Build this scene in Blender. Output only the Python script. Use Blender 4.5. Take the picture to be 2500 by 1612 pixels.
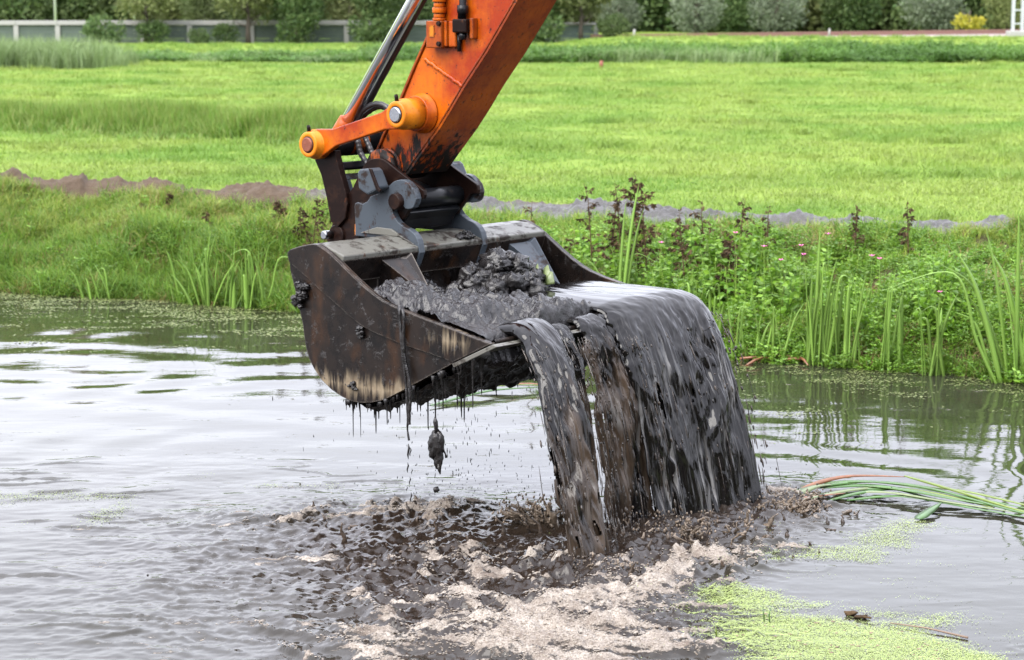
import bpy, bmesh, math, random
import numpy as np
from mathutils import Vector, Matrix

# ------------------------------------------------------------------ clear
for o in list(bpy.data.objects):
    bpy.data.objects.remove(o)
SC = bpy.context.scene
COL = SC.collection
RNG = np.random.default_rng(7)
random.seed(7)
R = math.radians

# ------------------------------------------------------------------ camera
cd = bpy.data.cameras.new('camera')
cam = bpy.data.objects.new('camera', cd)
COL.objects.link(cam)
cam.location = (0, 0, 3.0)
cam.rotation_euler = (R(90 - 8.53), 0, 0)
cd.sensor_width = 36
cd.lens = 75.4
cd.clip_end = 2000
cd.dof.use_dof = True
cd.dof.focus_distance = 12.2
cd.dof.aperture_fstop = 4.2
SC.camera = cam

# ------------------------------------------------------------------ world and sun
SUN_DIR = Vector((-0.60, -0.62, 0.95)).normalized()      # towards the sun
world = bpy.data.worlds.new('World')
SC.world = world
world.use_nodes = True
wn, wl = world.node_tree.nodes, world.node_tree.links
wn.clear()
wo = wn.new('ShaderNodeOutputWorld')
bg = wn.new('ShaderNodeBackground')
bg.inputs['Strength'].default_value = 0.08
sky = wn.new('ShaderNodeTexSky')
sky.sky_type = 'NISHITA'
sky.sun_disc = False
sky.sun_elevation = math.asin(SUN_DIR.z)
sky.sun_rotation = math.atan2(SUN_DIR.x, SUN_DIR.y)
tc = wn.new('ShaderNodeTexCoord')
mp = wn.new('ShaderNodeMapping')
mp.inputs['Scale'].default_value = (1.2, 1.2, 3.0)
nz = wn.new('ShaderNodeTexNoise')
nz.inputs['Scale'].default_value = 1.6
nz.inputs['Detail'].default_value = 5
cr = wn.new('ShaderNodeValToRGB')
cr.color_ramp.elements[0].position = 0.30
cr.color_ramp.elements[0].color = (7.6, 7.75, 8.9, 1)
cr.color_ramp.elements[1].position = 0.70
cr.color_ramp.elements[1].color = (10.2, 10.3, 11.2, 1)
mx = wn.new('ShaderNodeMixRGB')
mx.inputs[0].default_value = 0.86
wl.new(tc.outputs['Generated'], mp.inputs[0]); wl.new(mp.outputs[0], nz.inputs['Vector'])
wl.new(nz.outputs['Fac'], cr.inputs[0])
wl.new(sky.outputs[0], mx.inputs[1]); wl.new(cr.outputs[0], mx.inputs[2])
sx = wn.new('ShaderNodeSeparateXYZ'); wl.new(tc.outputs['Generated'], sx.inputs[0])
ov = wn.new('ShaderNodeMapRange'); ov.inputs['From Min'].default_value = -0.2; ov.inputs['From Max'].default_value = 1.0
ov.inputs['To Min'].default_value = 0.45; ov.inputs['To Max'].default_value = 1.50     # overcast sky: zenith about 2.5 times the horizon
wl.new(sx.outputs['Z'], ov.inputs['Value'])
mo = wn.new('ShaderNodeMixRGB'); mo.blend_type = 'MULTIPLY'; mo.inputs[0].default_value = 1.0
wl.new(mx.outputs[0], mo.inputs[1]); wl.new(ov.outputs[0], mo.inputs[2])
wl.new(mo.outputs[0], bg.inputs['Color']); wl.new(bg.outputs[0], wo.inputs[0])

sd = bpy.data.lights.new('sun', 'SUN')
sd.energy = 1.5
sd.angle = R(50)
sd.color = (1.0, 0.96, 0.9)
sun = bpy.data.objects.new('sun', sd)
COL.objects.link(sun)
sun.rotation_euler = SUN_DIR.to_track_quat('Z', 'Y').to_euler()
sun.location = (-20, -20, 40)

SC.view_settings.view_transform = 'Standard'
SC.view_settings.look = 'None'
SC.view_settings.gamma = 1
SC.view_settings.use_curve_mapping = False
SC.view_settings.exposure = 2.2
SC.render.engine = 'CYCLES'
SC.cycles.max_bounces = 8
SC.cycles.transparent_max_bounces = 8

# ------------------------------------------------------------------ helpers: noise
_perm = np.random.default_rng(3).permutation(256)
_perm = np.concatenate([_perm, _perm, _perm])
_grad = np.random.default_rng(5).normal(size=(256, 3))
_grad /= np.linalg.norm(_grad, axis=1)[:, None]

def perlin(x, y, z=0.0):
    x, y, z = np.broadcast_arrays(np.asarray(x, float), np.asarray(y, float), np.asarray(z, float))
    xi, yi, zi = np.floor(x).astype(int), np.floor(y).astype(int), np.floor(z).astype(int)
    xf, yf, zf = x - xi, y - yi, z - zi
    f = lambda t: t * t * t * (t * (t * 6 - 15) + 10)
    u, v, w = f(xf), f(yf), f(zf)
    out = 0
    for a in (0, 1):
        for b in (0, 1):
            for c in (0, 1):
                h = _perm[_perm[_perm[(xi + a) & 255] + ((yi + b) & 255)] + ((zi + c) & 255)]
                g = _grad[h]
                d = g[..., 0] * (xf - a) + g[..., 1] * (yf - b) + g[..., 2] * (zf - c)
                out = out + d * (u if a else 1 - u) * (v if b else 1 - v) * (w if c else 1 - w)
    return out * 1.5

def fbm(x, y, z=0.0, oct=4, gain=.5, ridged=False):
    s, a, f = 0, 1, 1
    for i in range(oct):
        n = perlin(x * f + 17.3 * i, y * f - 9.1 * i, np.asarray(z) * f + 3.7 * i)
        if ridged:
            n = .5 - np.abs(n)
        s = s + n * a
        a *= gain
        f *= 2.03
    return s

def sstep(a, b, x):
    t = np.clip((np.asarray(x, float) - a) / (b - a), 0, 1)
    return t * t * (3 - 2 * t)

# ------------------------------------------------------------------ helpers: meshes
def np_mesh(name, V, F, smooth=True, attrs=None, mat=None):
    V = np.asarray(V, np.float32); F = np.asarray(F, np.int32)
    me = bpy.data.meshes.new(name)
    n, k = F.shape
    me.vertices.add(len(V)); me.vertices.foreach_set('co', V.ravel())
    me.loops.add(n * k); me.loops.foreach_set('vertex_index', F.ravel())
    me.polygons.add(n); me.polygons.foreach_set('loop_start', np.arange(0, n * k, k, dtype=np.int32))
    me.polygons.foreach_set('use_smooth', np.full(n, smooth))
    me.update(calc_edges=True)
    for an, av in (attrs or {}).items():
        at = me.attributes.new(an, 'FLOAT', 'POINT')
        at.data.foreach_set('value', np.asarray(av, np.float32).ravel())
    if mat: me.materials.append(mat)
    return me

def grid_faces(nx, ny, closed_x=False):
    i = np.arange(nx if closed_x else nx - 1); j = np.arange(ny - 1)
    I, J = np.meshgrid(i, j)
    I = I.ravel(); J = J.ravel(); I2 = (I + 1) % nx
    return np.stack([J * nx + I, J * nx + I2, (J + 1) * nx + I2, (J + 1) * nx + I], 1)

class MB:
    """collects polygons of any size for one mesh"""
    def __init__(s): s.v = []; s.f = []; s.sm = []
    def add(s, V, F, smooth=False):
        o = len(s.v)
        s.v += [tuple(map(float, p)) for p in V]
        s.f += [tuple(int(i) + o for i in f) for f in F]
        s.sm += [smooth] * len(F)
        return s
    def box(s, x0, x1, y0, y1, z0, z1, rot=None, at=(0, 0, 0)):
        V = [(x, y, z) for z in (z0, z1) for y in (y0, y1) for x in (x0, x1)]
        if rot is not None: V = [tuple(rot @ Vector(p) + Vector(at)) for p in V]
        return s.add(V, [(0, 2, 3, 1), (4, 5, 7, 6), (0, 1, 5, 4), (2, 6, 7, 3), (0, 4, 6, 2), (1, 3, 7, 5)])
    def prism(s, poly, u0, u1):
        """(x,z) outline pushed along y from u0 to u1"""
        n = len(poly)
        area = sum(poly[i][0] * poly[(i + 1) % n][1] - poly[(i + 1) % n][0] * poly[i][1] for i in range(n))
        if area < 0: poly = poly[::-1]
        V = [(p[0], u0, p[1]) for p in poly] + [(p[0], u1, p[1]) for p in poly]
        F = [tuple(range(n)), tuple(range(2 * n - 1, n - 1, -1))]
        F += [(i, i + n, (i + 1) % n + n, (i + 1) % n) for i in range(n)]
        return s.add(V, F)
    def lathe(s, prof, c, n=28):
        """(radius, y) profile turned round an axis along y through c = (x,z)"""
        V = []; F = []
        m = len(prof)
        for (r, y) in prof:
            for k in range(n):
                a = 2 * math.pi * k / n
                V.append((c[0] + r * math.cos(a), y, c[1] + r * math.sin(a)))
        for j in range(m - 1):
            for k in range(n):
                F.append((j * n + k, (j + 1) * n + k, (j + 1) * n + (k + 1) % n, j * n + (k + 1) % n))
        s.add(V, F, True)
        o = len(s.v) - m * n
        s.f += [tuple(o + k for k in range(n)), tuple(o + (m - 1) * n + k for k in range(n - 1, -1, -1))]
        s.sm += [False, False]
        return s
    def tube(s, pts, rad, n=8, cap=True):
        pts = [Vector(p) for p in pts]
        if not hasattr(rad, '__len__'): rad = [rad] * len(pts)
        up = None; V = []
        for i, p in enumerate(pts):
            t = (pts[min(i + 1, len(pts) - 1)] - pts[max(i - 1, 0)])
            t = t.normalized() if t.length > 1e-9 else Vector((0, 0, 1))
            if up is None: up = Vector((0, 0, 1)) if abs(t.z) < .9 else Vector((1, 0, 0))
            a = t.cross(up).normalized(); b = a.cross(t).normalized(); up = b
            for k in range(n):
                th = 2 * math.pi * k / n
                V.append(p + (a * math.cos(th) + b * math.sin(th)) * rad[i])
        m = len(pts)
        F = [(j * n + k, j * n + (k + 1) % n, (j + 1) * n + (k + 1) % n, (j + 1) * n + k) for j in range(m - 1) for k in range(n)]
        s.add(V, F, True)
        if cap:
            o = len(s.v) - m * n
            s.f += [tuple(o + k for k in range(n - 1, -1, -1)), tuple(o + (m - 1) * n + k for k in range(n))]
            s.sm += [False, False]
        return s
    def blob(s, c, r, seed=0, amp=.25, freq=1.6, n=14, m=9):
        th = np.linspace(0, 2 * np.pi, n, endpoint=False); ph = np.linspace(0.02, np.pi - .02, m)
        T, P = np.meshgrid(th, ph)
        D = np.stack([np.cos(T) * np.sin(P), np.sin(T) * np.sin(P), np.cos(P)], -1).reshape(-1, 3)
        d = 1 + amp * fbm(D[:, 0] * freq + seed * 7.7, D[:, 1] * freq, D[:, 2] * freq, 3)
        V = D * d[:, None] * np.asarray(r) + np.asarray(c)
        F = grid_faces(n, m, True)[:, ::-1]
        return s.add(V, F, True)
    def build(s, name, mat, parent=None, bevel=0.0, seg=2):
        me = bpy.data.meshes.new(name)
        me.from_pydata(s.v, [], s.f)
        me.polygons.foreach_set('use_smooth', s.sm)
        me.update()
        bm = bmesh.new(); bm.from_mesh(me)
        bmesh.ops.recalc_face_normals(bm, faces=bm.faces)
        bm.to_mesh(me); bm.free()
        if mat: me.materials.append(mat)
        return link(name, me, parent, bevel, seg)

def link(name, me, parent=None, bevel=0.0, seg=2):
    o = bpy.data.objects.new(name, me)
    COL.objects.link(o)
    if parent is not None: o.parent = parent
    if bevel:
        b = o.modifiers.new('bevel', 'BEVEL')
        b.width = bevel; b.segments = seg; b.limit_method = 'ANGLE'; b.angle_limit = R(40)
    return o

def tag(o, label, cat, group=None, kind=None):
    o['label'] = label; o['category'] = cat
    if group: o['group'] = group
    if kind: o['kind'] = kind
    return o

def thing(name, loc, label, cat, rz=0, group=None):
    o = bpy.data.objects.new(name, None); COL.objects.link(o)
    o.empty_display_size = .2
    o.location = loc; o.rotation_euler = (0, 0, rz)
    return tag(o, label, cat, group)

def copy_tree(o, parent=None):
    c = o.copy(); COL.objects.link(c)
    if parent is not None: c.parent = parent
    for ch in o.children: copy_tree(ch, c)
    return c

# ------------------------------------------------------------------ helpers: materials
class NT:
    def __init__(s, name):
        s.m = bpy.data.materials.new(name); s.m.use_nodes = True
        s.t = s.m.node_tree; s.n = s.t.nodes; s.l = s.t.links
        s.n.clear()
        s.out = s.n.new('ShaderNodeOutputMaterial')
        s.b = s.n.new('ShaderNodeBsdfPrincipled')
        s.l.new(s.b.outputs[0], s.out.inputs[0])
        s.co = s.n.new('ShaderNodeTexCoord')
    def obj(s, scale=(1, 1, 1), rot=(0, 0, 0), src='Object'):
        m = s.n.new('ShaderNodeMapping'); m.inputs['Scale'].default_value = scale; m.inputs['Rotation'].default_value = rot
        s.l.new(s.co.outputs[src], m.inputs[0]); return m.outputs[0]
    def pos(s, scale=(1, 1, 1)):
        g = s.n.new('ShaderNodeNewGeometry')
        m = s.n.new('ShaderNodeMapping'); m.inputs['Scale'].default_value = scale
        s.l.new(g.outputs['Position'], m.inputs[0]); return m.outputs[0]
    def noise(s, vec, scale=5, detail=4, rough=.55, dist=0):
        n = s.n.new('ShaderNodeTexNoise'); n.inputs['Scale'].default_value = scale
        n.inputs['Detail'].default_value = detail; n.inputs['Roughness'].default_value = rough
        n.inputs['Distortion'].default_value = dist
        s.l.new(vec, n.inputs['Vector']); return n.outputs['Fac']
    def ramp(s, fac, stops):
        r = s.n.new('ShaderNodeValToRGB'); e = r.color_ramp.elements
        while len(e) < len(stops): e.new(.5)
        for k, (p, c) in enumerate(stops):
            e[k].position = p
            e[k].color = (c, c, c, 1) if not hasattr(c, '__len__') else (*c, 1)
        s.l.new(fac, r.inputs[0]); return r.outputs[0]
    def mix(s, fac, a, b, mode='MIX'):
        m = s.n.new('ShaderNodeMixRGB'); m.blend_type = mode
        for i, v in enumerate((fac, a, b)):
            if isinstance(v, (int, float)): m.inputs[i].default_value = v if i == 0 else (v, v, v, 1)
            elif isinstance(v, tuple): m.inputs[i].default_value = (*v, 1)
            else: s.l.new(v, m.inputs[i])
        return m.outputs[0]
    def math(s, op, a, b=0.0, clamp=False):
        m = s.n.new('ShaderNodeMath'); m.operation = op; m.use_clamp = clamp
        for i, v in enumerate((a, b)):
            if isinstance(v, (int, float)): m.inputs[i].default_value = v
            else: s.l.new(v, m.inputs[i])
        return m.outputs[0]
    def sep(s, vec, axis):
        x = s.n.new('ShaderNodeSeparateXYZ'); s.l.new(vec, x.inputs[0]); return x.outputs[axis]
    def attr(s, name):
        a = s.n.new('ShaderNodeAttribute'); a.attribute_name = name; return a.outputs['Fac']
    def set(s, **k):
        for n, v in k.items():
            i = s.b.inputs[n.replace('_', ' ')]
            if isinstance(v, (int, float)): i.default_value = v
            elif isinstance(v, tuple): i.default_value = (*v, 1)
            else: s.l.new(v, i)
        return s
    def bump(s, h, strength=.4, dist=.01):
        b = s.n.new('ShaderNodeBump'); b.inputs['Strength'].default_value = strength; b.inputs['Distance'].default_value = dist
        s.l.new(h, b.inputs['Height']); s.l.new(b.outputs[0], s.b.inputs['Normal']); return s
    def translucent(s, col, fac=.35):
        t = s.n.new('ShaderNodeBsdfTranslucent')
        if isinstance(col, tuple): t.inputs[0].default_value = (*col, 1)
        else: s.l.new(col, t.inputs[0])
        m = s.n.new('ShaderNodeMixShader'); m.inputs[0].default_value = fac
        s.l.new(s.b.outputs[0], m.inputs[1]); s.l.new(t.outputs[0], m.inputs[2]); s.l.new(m.outputs[0], s.out.inputs[0])
        return s
    def edge(s, radius=.012, lo=.04, hi=.22):
        b = s.n.new('ShaderNodeBevel'); b.samples = 6; b.inputs['Radius'].default_value = radius
        g = s.n.new('ShaderNodeNewGeometry')
        d = s.n.new('ShaderNodeVectorMath'); d.operation = 'DOT_PRODUCT'
        s.l.new(b.outputs[0], d.inputs[0]); s.l.new(g.outputs['Normal'], d.inputs[1])
        e = s.math('SUBTRACT', 1.0, d.outputs['Value'])
        e = s.math('MULTIPLY', e, s.ramp(s.noise(s.obj(), 22, 5, .7), [(.35, 0.), (.60, 2.0)]))
        return s.ramp(e, [(lo, 0.), (hi, 1.)])
    def rand(s, what='island'):
        if what == 'island':
            g = s.n.new('ShaderNodeNewGeometry'); return g.outputs['Random Per Island']
        g = s.n.new('ShaderNodeObjectInfo'); return g.outputs['Random']

def leafmat(name, cols, patch=None, trans=.35, rough=.5, spec=.3, patch_scale=.25):
    """leaf colours chosen leaf by leaf, and drifting plant by plant"""
    m = NT(name)
    c = m.ramp(m.rand(), [(i / max(1, len(cols) - 1), k) for i, k in enumerate(cols)])
    r = m.ramp(m.rand('object'), [(0, .72), (1, 1.25)])
    c = m.mix(1.0, c, r, 'MULTIPLY')
    if patch:
        f = m.ramp(m.noise(m.pos(), patch_scale, 4), [(.42, 0.0), (.62, 1.0)])
        c = m.mix(f, c, m.mix(.65, c, patch))
    m.set(Base_Color=c, Roughness=rough, Specular_IOR_Level=spec)
    m.translucent(c, trans)
    return m.m

# ================================================================== MATERIALS
def m_water():
    m = NT('canal_water')
    foam = m.attr('foam'); silt = m.attr('silt')
    P = m.pos()
    grain = m.noise(m.pos((1, 1, 1)), 26, 5, .7, .6)
    fine = m.noise(m.pos((1, 1.0, 1)), 120, 3, .7)
    murk = m.mix(m.ramp(m.noise(P, .7, 4), [(.35, 0.), (.65, 1.)]), (.016, .016, .009), (.022, .021, .016))
    murk = m.mix(silt, murk, m.mix(grain, (.006, .005, .0045), (.024, .016, .011)))
    broad = m.noise(m.pos((.55, 1.9, 1)), 3.6, 6, .68, 1.2)
    fm = m.math('ADD', foam, m.math('ADD', m.math('MULTIPLY', m.math('SUBTRACT', grain, .5), 1.1), m.math('MULTIPLY', m.math('SUBTRACT', broad, .53), 3.4)))
    fmask = m.ramp(fm, [(.46, 0.), (.66, 1.)])
    fcol = m.mix(m.ramp(fine, [(.3, 0.), (.7, 1.)]), (.10, .078, .060), (.40, .362, .318))
    fcol = m.mix(m.ramp(m.noise(P, 5, 4), [(.4, 0.), (.65, 1.)]), fcol, m.mix(.75, fcol, (.070, .048, .034)))
    m.set(Base_Color=m.mix(fmask, murk, fcol), Roughness=m.mix(fmask, m.mix(silt, .03, .07), .6), IOR=1.34)
    rip = m.noise(m.pos((.5, 1.6, 1)), 3.0, 4, .55)
    rip2 = m.noise(m.pos((.8, 1.3, 1)), 17, 3, .5)
    h = m.math('ADD', m.math('MULTIPLY', rip, .0045), m.math('MULTIPLY', rip2, .0007))
    h = m.math('ADD', h, m.math('MULTIPLY', fmask, m.math('MULTIPLY', fine, .02)))
    h = m.math('ADD', h, m.math('MULTIPLY', silt, m.math('MULTIPLY', grain, .004)))
    m.bump(h, .55, 1.0)
    return m.m

def m_mud(name='wet_mud', wet=.24, base=(.0050, .0045, .0047), alt=(.0145, .013, .0132)):
    m = NT(name)
    O = m.obj()
    n1 = m.noise(O, 9, 6, .65); n2 = m.noise(O, 45, 4, .7)
    m.set(Base_Color=m.mix(m.ramp(n1, [(.38, 0.), (.62, 1.)]), base, alt),
          Roughness=m.ramp(m.noise(O, 6, 4), [(.4, wet * .6), (.65, wet * 1.7)]), Specular_IOR_Level=.42)
    m.bump(m.math('ADD', m.math('MULTIPLY', n1, .018), m.math('MULTIPLY', n2, .006)), .7, 1.0)
    return m.m

def m_stream():
    m = NT('pouring_muddy_water')
    cx = m.n.new('ShaderNodeCombineXYZ')
    m.l.new(m.attr('fu'), cx.inputs[0]); m.l.new(m.attr('ft'), cx.inputs[1])
    def fl(su, st):
        mp_ = m.n.new('ShaderNodeMapping'); mp_.inputs['Scale'].default_value = (su, st, 1)
        m.l.new(cx.outputs[0], mp_.inputs[0]); return mp_.outputs[0]
    n = m.noise(fl(14, 5), 1.0, 5, .6, .4)
    brown = m.attr('brown')
    f = m.math('ADD', brown, m.math('MULTIPLY', m.math('SUBTRACT', n, .5), 1.6))
    c = m.mix(m.ramp(f, [(.35, 0.), (.85, 1.)]), (.0035, .003, .003), (.045, .031, .021))
    glint_paint = m.ramp(m.noise(fl(36, 5), 1.0, 4, .6, .6), [(.53, 0.), (.66, 1.)])          # pale threads painted into the falling water as sky glints
    glint_paint = m.math('MULTIPLY', glint_paint, m.ramp(m.attr('ft'), [(.10, 0.), (.26, 1.)]))
    glint_paint = m.math('MULTIPLY', glint_paint, m.ramp(m.noise(fl(5, 5), 1.0, 3), [(.42, 0.), (.62, 1.)]))
    c = m.mix(m.math('MULTIPLY', glint_paint, .8), c, (.20, .195, .19))
    m.set(Base_Color=c, Roughness=m.ramp(f, [(.3, .10), (.85, .24)]))
    m.set(IOR=1.37)
    s = m.noise(fl(22, 12), 1.0, 2, .5, .8)
    m.bump(m.math('MULTIPLY', s, m.math('ADD', .12, m.math('MULTIPLY', brown, 1.2))), .5, .014)
    return m.m

def m_orange(name, dirt=.5, grime=False):
    m = NT(name)
    O = m.obj()
    big = m.noise(O, 3.2, 5, .6)
    c = m.mix(m.ramp(big, [(.38, 0.), (.62, 1.)]), (.40, .088, .0025), (.215, .021, .002))
    st = m.noise(m.obj((9, 9, 2.0), (0, R(35), 0)), 3, 5, .7)
    c = m.mix(m.ramp(st, [(.5, 0.), (.8, dirt)]), c, (.11, .014, .006))
    chip = m.noise(O, 26, 6, .75, .3)
    cm = m.math('MAXIMUM', m.ramp(chip, [(.62, 0.), (.65, 1.)]), m.math('MULTIPLY', m.ramp(m.noise(O, 70, 4, .6), [(.66, 0.), (.70, 1.)]), .8))
    if grime:
        z = m.sep(m.obj(), 2)
        g = m.math('ADD', m.math('MULTIPLY', m.math('SUBTRACT', .70, z), 2.4), m.math('MULTIPLY', m.math('SUBTRACT', m.noise(m.obj((14, 14, 4)), 1.6, 6, .7), .5), 2.6))
        gm = m.ramp(g, [(.30, 0.), (.52, 1.)])
        cm = m.math('MAXIMUM', cm, gm)
    cm = m.math('MAXIMUM', cm, m.math('MULTIPLY', m.edge(.016, .02, .14), .92))
    c = m.mix(cm, c, (.007, .005, .004))
    m.set(Base_Color=c, Roughness=m.mix(cm, m.ramp(st, [(.3, .24), (.7, .42)]), .55), Specular_IOR_Level=.22)
    m.bump(m.math('ADD', m.math('MULTIPLY', cm, -.6), m.math('MULTIPLY', m.noise(O, 60, 3), .35)), .35, .004)
    return m.m

def m_bucket():
    m = NT('muddy_bucket_steel')
    O = m.obj()
    n1 = m.noise(O, 5, 6, .65)
    c = m.mix(m.ramp(n1, [(.35, 0.), (.65, 1.)]), (.005, .0042, .004), (.014, .0095, .0075))
    rust = m.ramp(m.noise(m.obj((3, 3, 1.4)), 2.2, 4), [(.52, 0.), (.72, .8)])
    c = m.mix(rust, c, (.040, .019, .009))
    # pale silt washed down in runs
    run = m.noise(m.obj((16, 16, 1.5)), 1.3, 6, .65, .5)
    z = m.sep(O, 2); x = m.sep(O, 0)
    lowband = m.math('MULTIPLY', m.ramp(z, [(0., 0.), (1., 1.)]), 0.0)
    lo = m.math('SUBTRACT', 1.0, m.math('MULTIPLY', m.math('ABSOLUTE', m.math('ADD', z, .80)), 6.5), True)
    fr = m.math('MULTIPLY', m.math('SUBTRACT', 1.0, m.math('MULTIPLY', m.math('ABSOLUTE', m.math('SUBTRACT', x, .98)), 2.6), True),
                m.math('SUBTRACT', 1.0, m.math('MULTIPLY', m.math('ABSOLUTE', m.math('ADD', z, .46)), 6.0), True))
    band = m.math('MAXIMUM', lo, fr)
    f = m.ramp(m.math('MULTIPLY', run, m.math('ADD', .55, m.math('MULTIPLY', band, .75))), [(.47, 0.), (.66, 1.)])
    f = m.math('MULTIPLY', f, band)
    silt = m.mix(m.noise(O, 30, 4), (.10, .068, .036), (.24, .20, .145))
    c = m.mix(f, c, silt)
    ed = m.edge(.014, .03, .2)
    c = m.mix(m.math('MULTIPLY', ed, .85), c, (.13, .115, .10))
    spl = m.ramp(m.noise(m.obj((1, 1, 1.0)), 13, 6, .72, .4), [(.58, 0.), (.66, 1.)])
    c = m.mix(spl, c, (.024, .0215, .021))
    m.set(Base_Color=c, Roughness=m.mix(f, m.ramp(n1, [(.3, .18), (.7, .42)]), .7), Specular_IOR_Level=.20)
    m.bump(m.math('ADD', m.math('MULTIPLY', spl, 1.2), m.math('MULTIPLY', n1, .8)), .5, .006)
    return m.m

def m_greypaint(name, col=(.044, .053, .064), dirt=(.016, .010, .008), cut=.53):
    m = NT(name)
    O = m.obj()
    n = m.noise(O, 7, 6, .7, .3)
    f = m.ramp(n, [(cut, 0.), (cut + .08, 1.)])
    rust = m.ramp(m.noise(O, 13, 5, .6), [(.63, 0.), (.68, 1.)])
    c = m.mix(m.noise(O, 2.5, 3), tuple(k * .8 for k in col), tuple(k * 1.15 for k in col))
    c = m.mix(f, c, dirt); c = m.mix(m.math('MULTIPLY', rust, .8), c, (.05, .018, .008))
    c = m.mix(m.math('MULTIPLY', m.edge(.010, .03, .2), .6), c, tuple(min(.16, k * 2.2 + .02) for k in col))
    m.set(Base_Color=c, Roughness=m.mix(f, .3, .55), Specular_IOR_Level=.18)
    m.bump(n, .3, .004)
    return m.m

def m_simple(name, col, rough=.5, metal=0., var=.25, scale=12, bump=.2):
    m = NT(name)
    O = m.obj()
    n = m.noise(O, scale, 5, .6)
    m.set(Base_Color=m.mix(n, tuple(k * (1 - var) for k in col), tuple(min(1, k * (1 + var)) for k in col)), Roughness=rough, Metallic=metal)
    if bump: m.bump(n, bump, .01)
    return m.m

def m_ground():
    m = NT('meadow_soil')
    P = m.pos()
    big = m.noise(P, .10, 5, .6)
    st = m.noise(m.pos((.5, 2.2, 1)), .5, 5, .65)
    c = m.mix(m.ramp(big, [(.35, 0.), (.65, 1.)]), (.110, .172, .024), (.140, .190, .030))
    c = m.mix(m.ramp(st, [(.45, 0.), (.72, .8)]), c, (.110, .190, .020))
    soil = m.attr('soil')
    c = m.mix(soil, c, m.mix(m.noise(P, 8, 5), (.020, .022, .010), (.060, .055, .022)))
    m.set(Base_Color=c, Roughness=.85, Specular_IOR_Level=.1)
    m.bump(m.noise(P, 14, 4), .6, .05)
    return m.m

def m_ridge():
    m = NT('dredged_mud_ridge')
    P = m.pos()
    n = m.noise(P, 7, 6, .7)
    br = m.attr('brown')
    wet = m.mix(n, (.019, .0175, .016), (.054, .050, .045))
    dry = m.mix(n, (.030, .018, .009), (.078, .050, .028))
    c = m.mix(br, wet, dry)
    m.set(Base_Color=c, Roughness=m.mix(br, .38, .9))
    m.bump(n, .8, .06)
    return m.m

M = {}
M['water'] = m_water()
M['mud'] = m_mud()
M['mud_dark'] = m_mud('dark_wet_mud', .32, (.006, .0055, .0055), (.015, .013, .013))
M['stream'] = m_stream()
M['stream_plain'] = m_mud('muddy_drops', .10, (.006, .005, .0045), (.040, .029, .021))
M['orange'] = m_orange('orange_paint', .45, True)
M['orange_link'] = m_orange('orange_link_paint', .25)
M['orange_worn_shaded'] = m_orange('worn_shaded_orange_paint', 1.0, True)  # worn, streaky orange; the arm underside's shade is put into its darker tone
_o = [n for n in M['orange_worn_shaded'].node_tree.nodes if n.type == 'MIX_RGB'][0]
_o.inputs[1].default_value = (.29, .062, .004, 1); _o.inputs[2].default_value = (.17, .026, .004, 1)
M['bucket'] = m_bucket()
M['grey'] = m_greypaint('grey_blue_paint')
M['rim'] = m_greypaint('muddy_grey_paint', (.105, .103, .090), (.020, .015, .012), .50)
M['brown_steel'] = m_greypaint('brown_greasy_steel', (.0085, .0042, .0034), (.016, .0075, .005), .50)
for n in M['brown_steel'].node_tree.nodes:
    if n.type == 'BSDF_PRINCIPLED': n.inputs['Specular IOR Level'].default_value = .09
M['black_steel'] = m_greypaint('black_steel', (.007, .0075, .009), (.014, .010, .008), .58)
M['chrome'] = m_simple('chromed_rod', (.82, .83, .85), .06, 1.0, .04, 3, 0)
M['pin_steel'] = m_simple('bare_pin_steel', (.34, .35, .37), .22, 1.0, .2, 30, .1)
M['rust'] = m_simple('rusty_steel', (.16, .045, .022), .5, .2, .4, 40, .4)
M['yellow'] = m_orange('yellow_paint', .2)
_y = M['yellow'].node_tree
for n in _y.nodes:
    if n.type == 'MIX_RGB':
        n.inputs[1].default_value = (.50, .17, .008, 1); n.inputs[2].default_value = (.42, .11, .006, 1)
        break
M['rubber'] = m_simple('black_rubber', (.018, .018, .020), .38, 0, .3, 40, .3)
M['concrete'] = m_simple('white_concrete', (.25, .245, .235), .8, 0, .12, 1.5, .1)
M['panel'] = m_simple('grey_green_panel', (.055, .075, .062), .6, 0, .2, 1.0, .1)
M['glass_panel'] = m_simple('clear_panel', (.12, .155, .155), .15, 0, .3, 1.2, 0)
M['galv'] = m_simple('galvanised_steel', (.52, .54, .56), .4, .6, .1, 3, 0)
M['wood'] = m_simple('weathered_wood', (.15, .105, .075), .8, 0, .35, 6, .3)
M['bark'] = m_simple('bark', (.060, .048, .036), .9, 0, .4, 5, .5)
M['ground'] = m_ground()
M['ridge'] = m_ridge()
M['rail'] = m_simple('rusty_rail', (.15, .075, .062), .6, .2, .2, 2, .1)
M['ballast'] = m_simple('ballast', (.20, .165, .155), .9, 0, .4, 3, .5)

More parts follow.
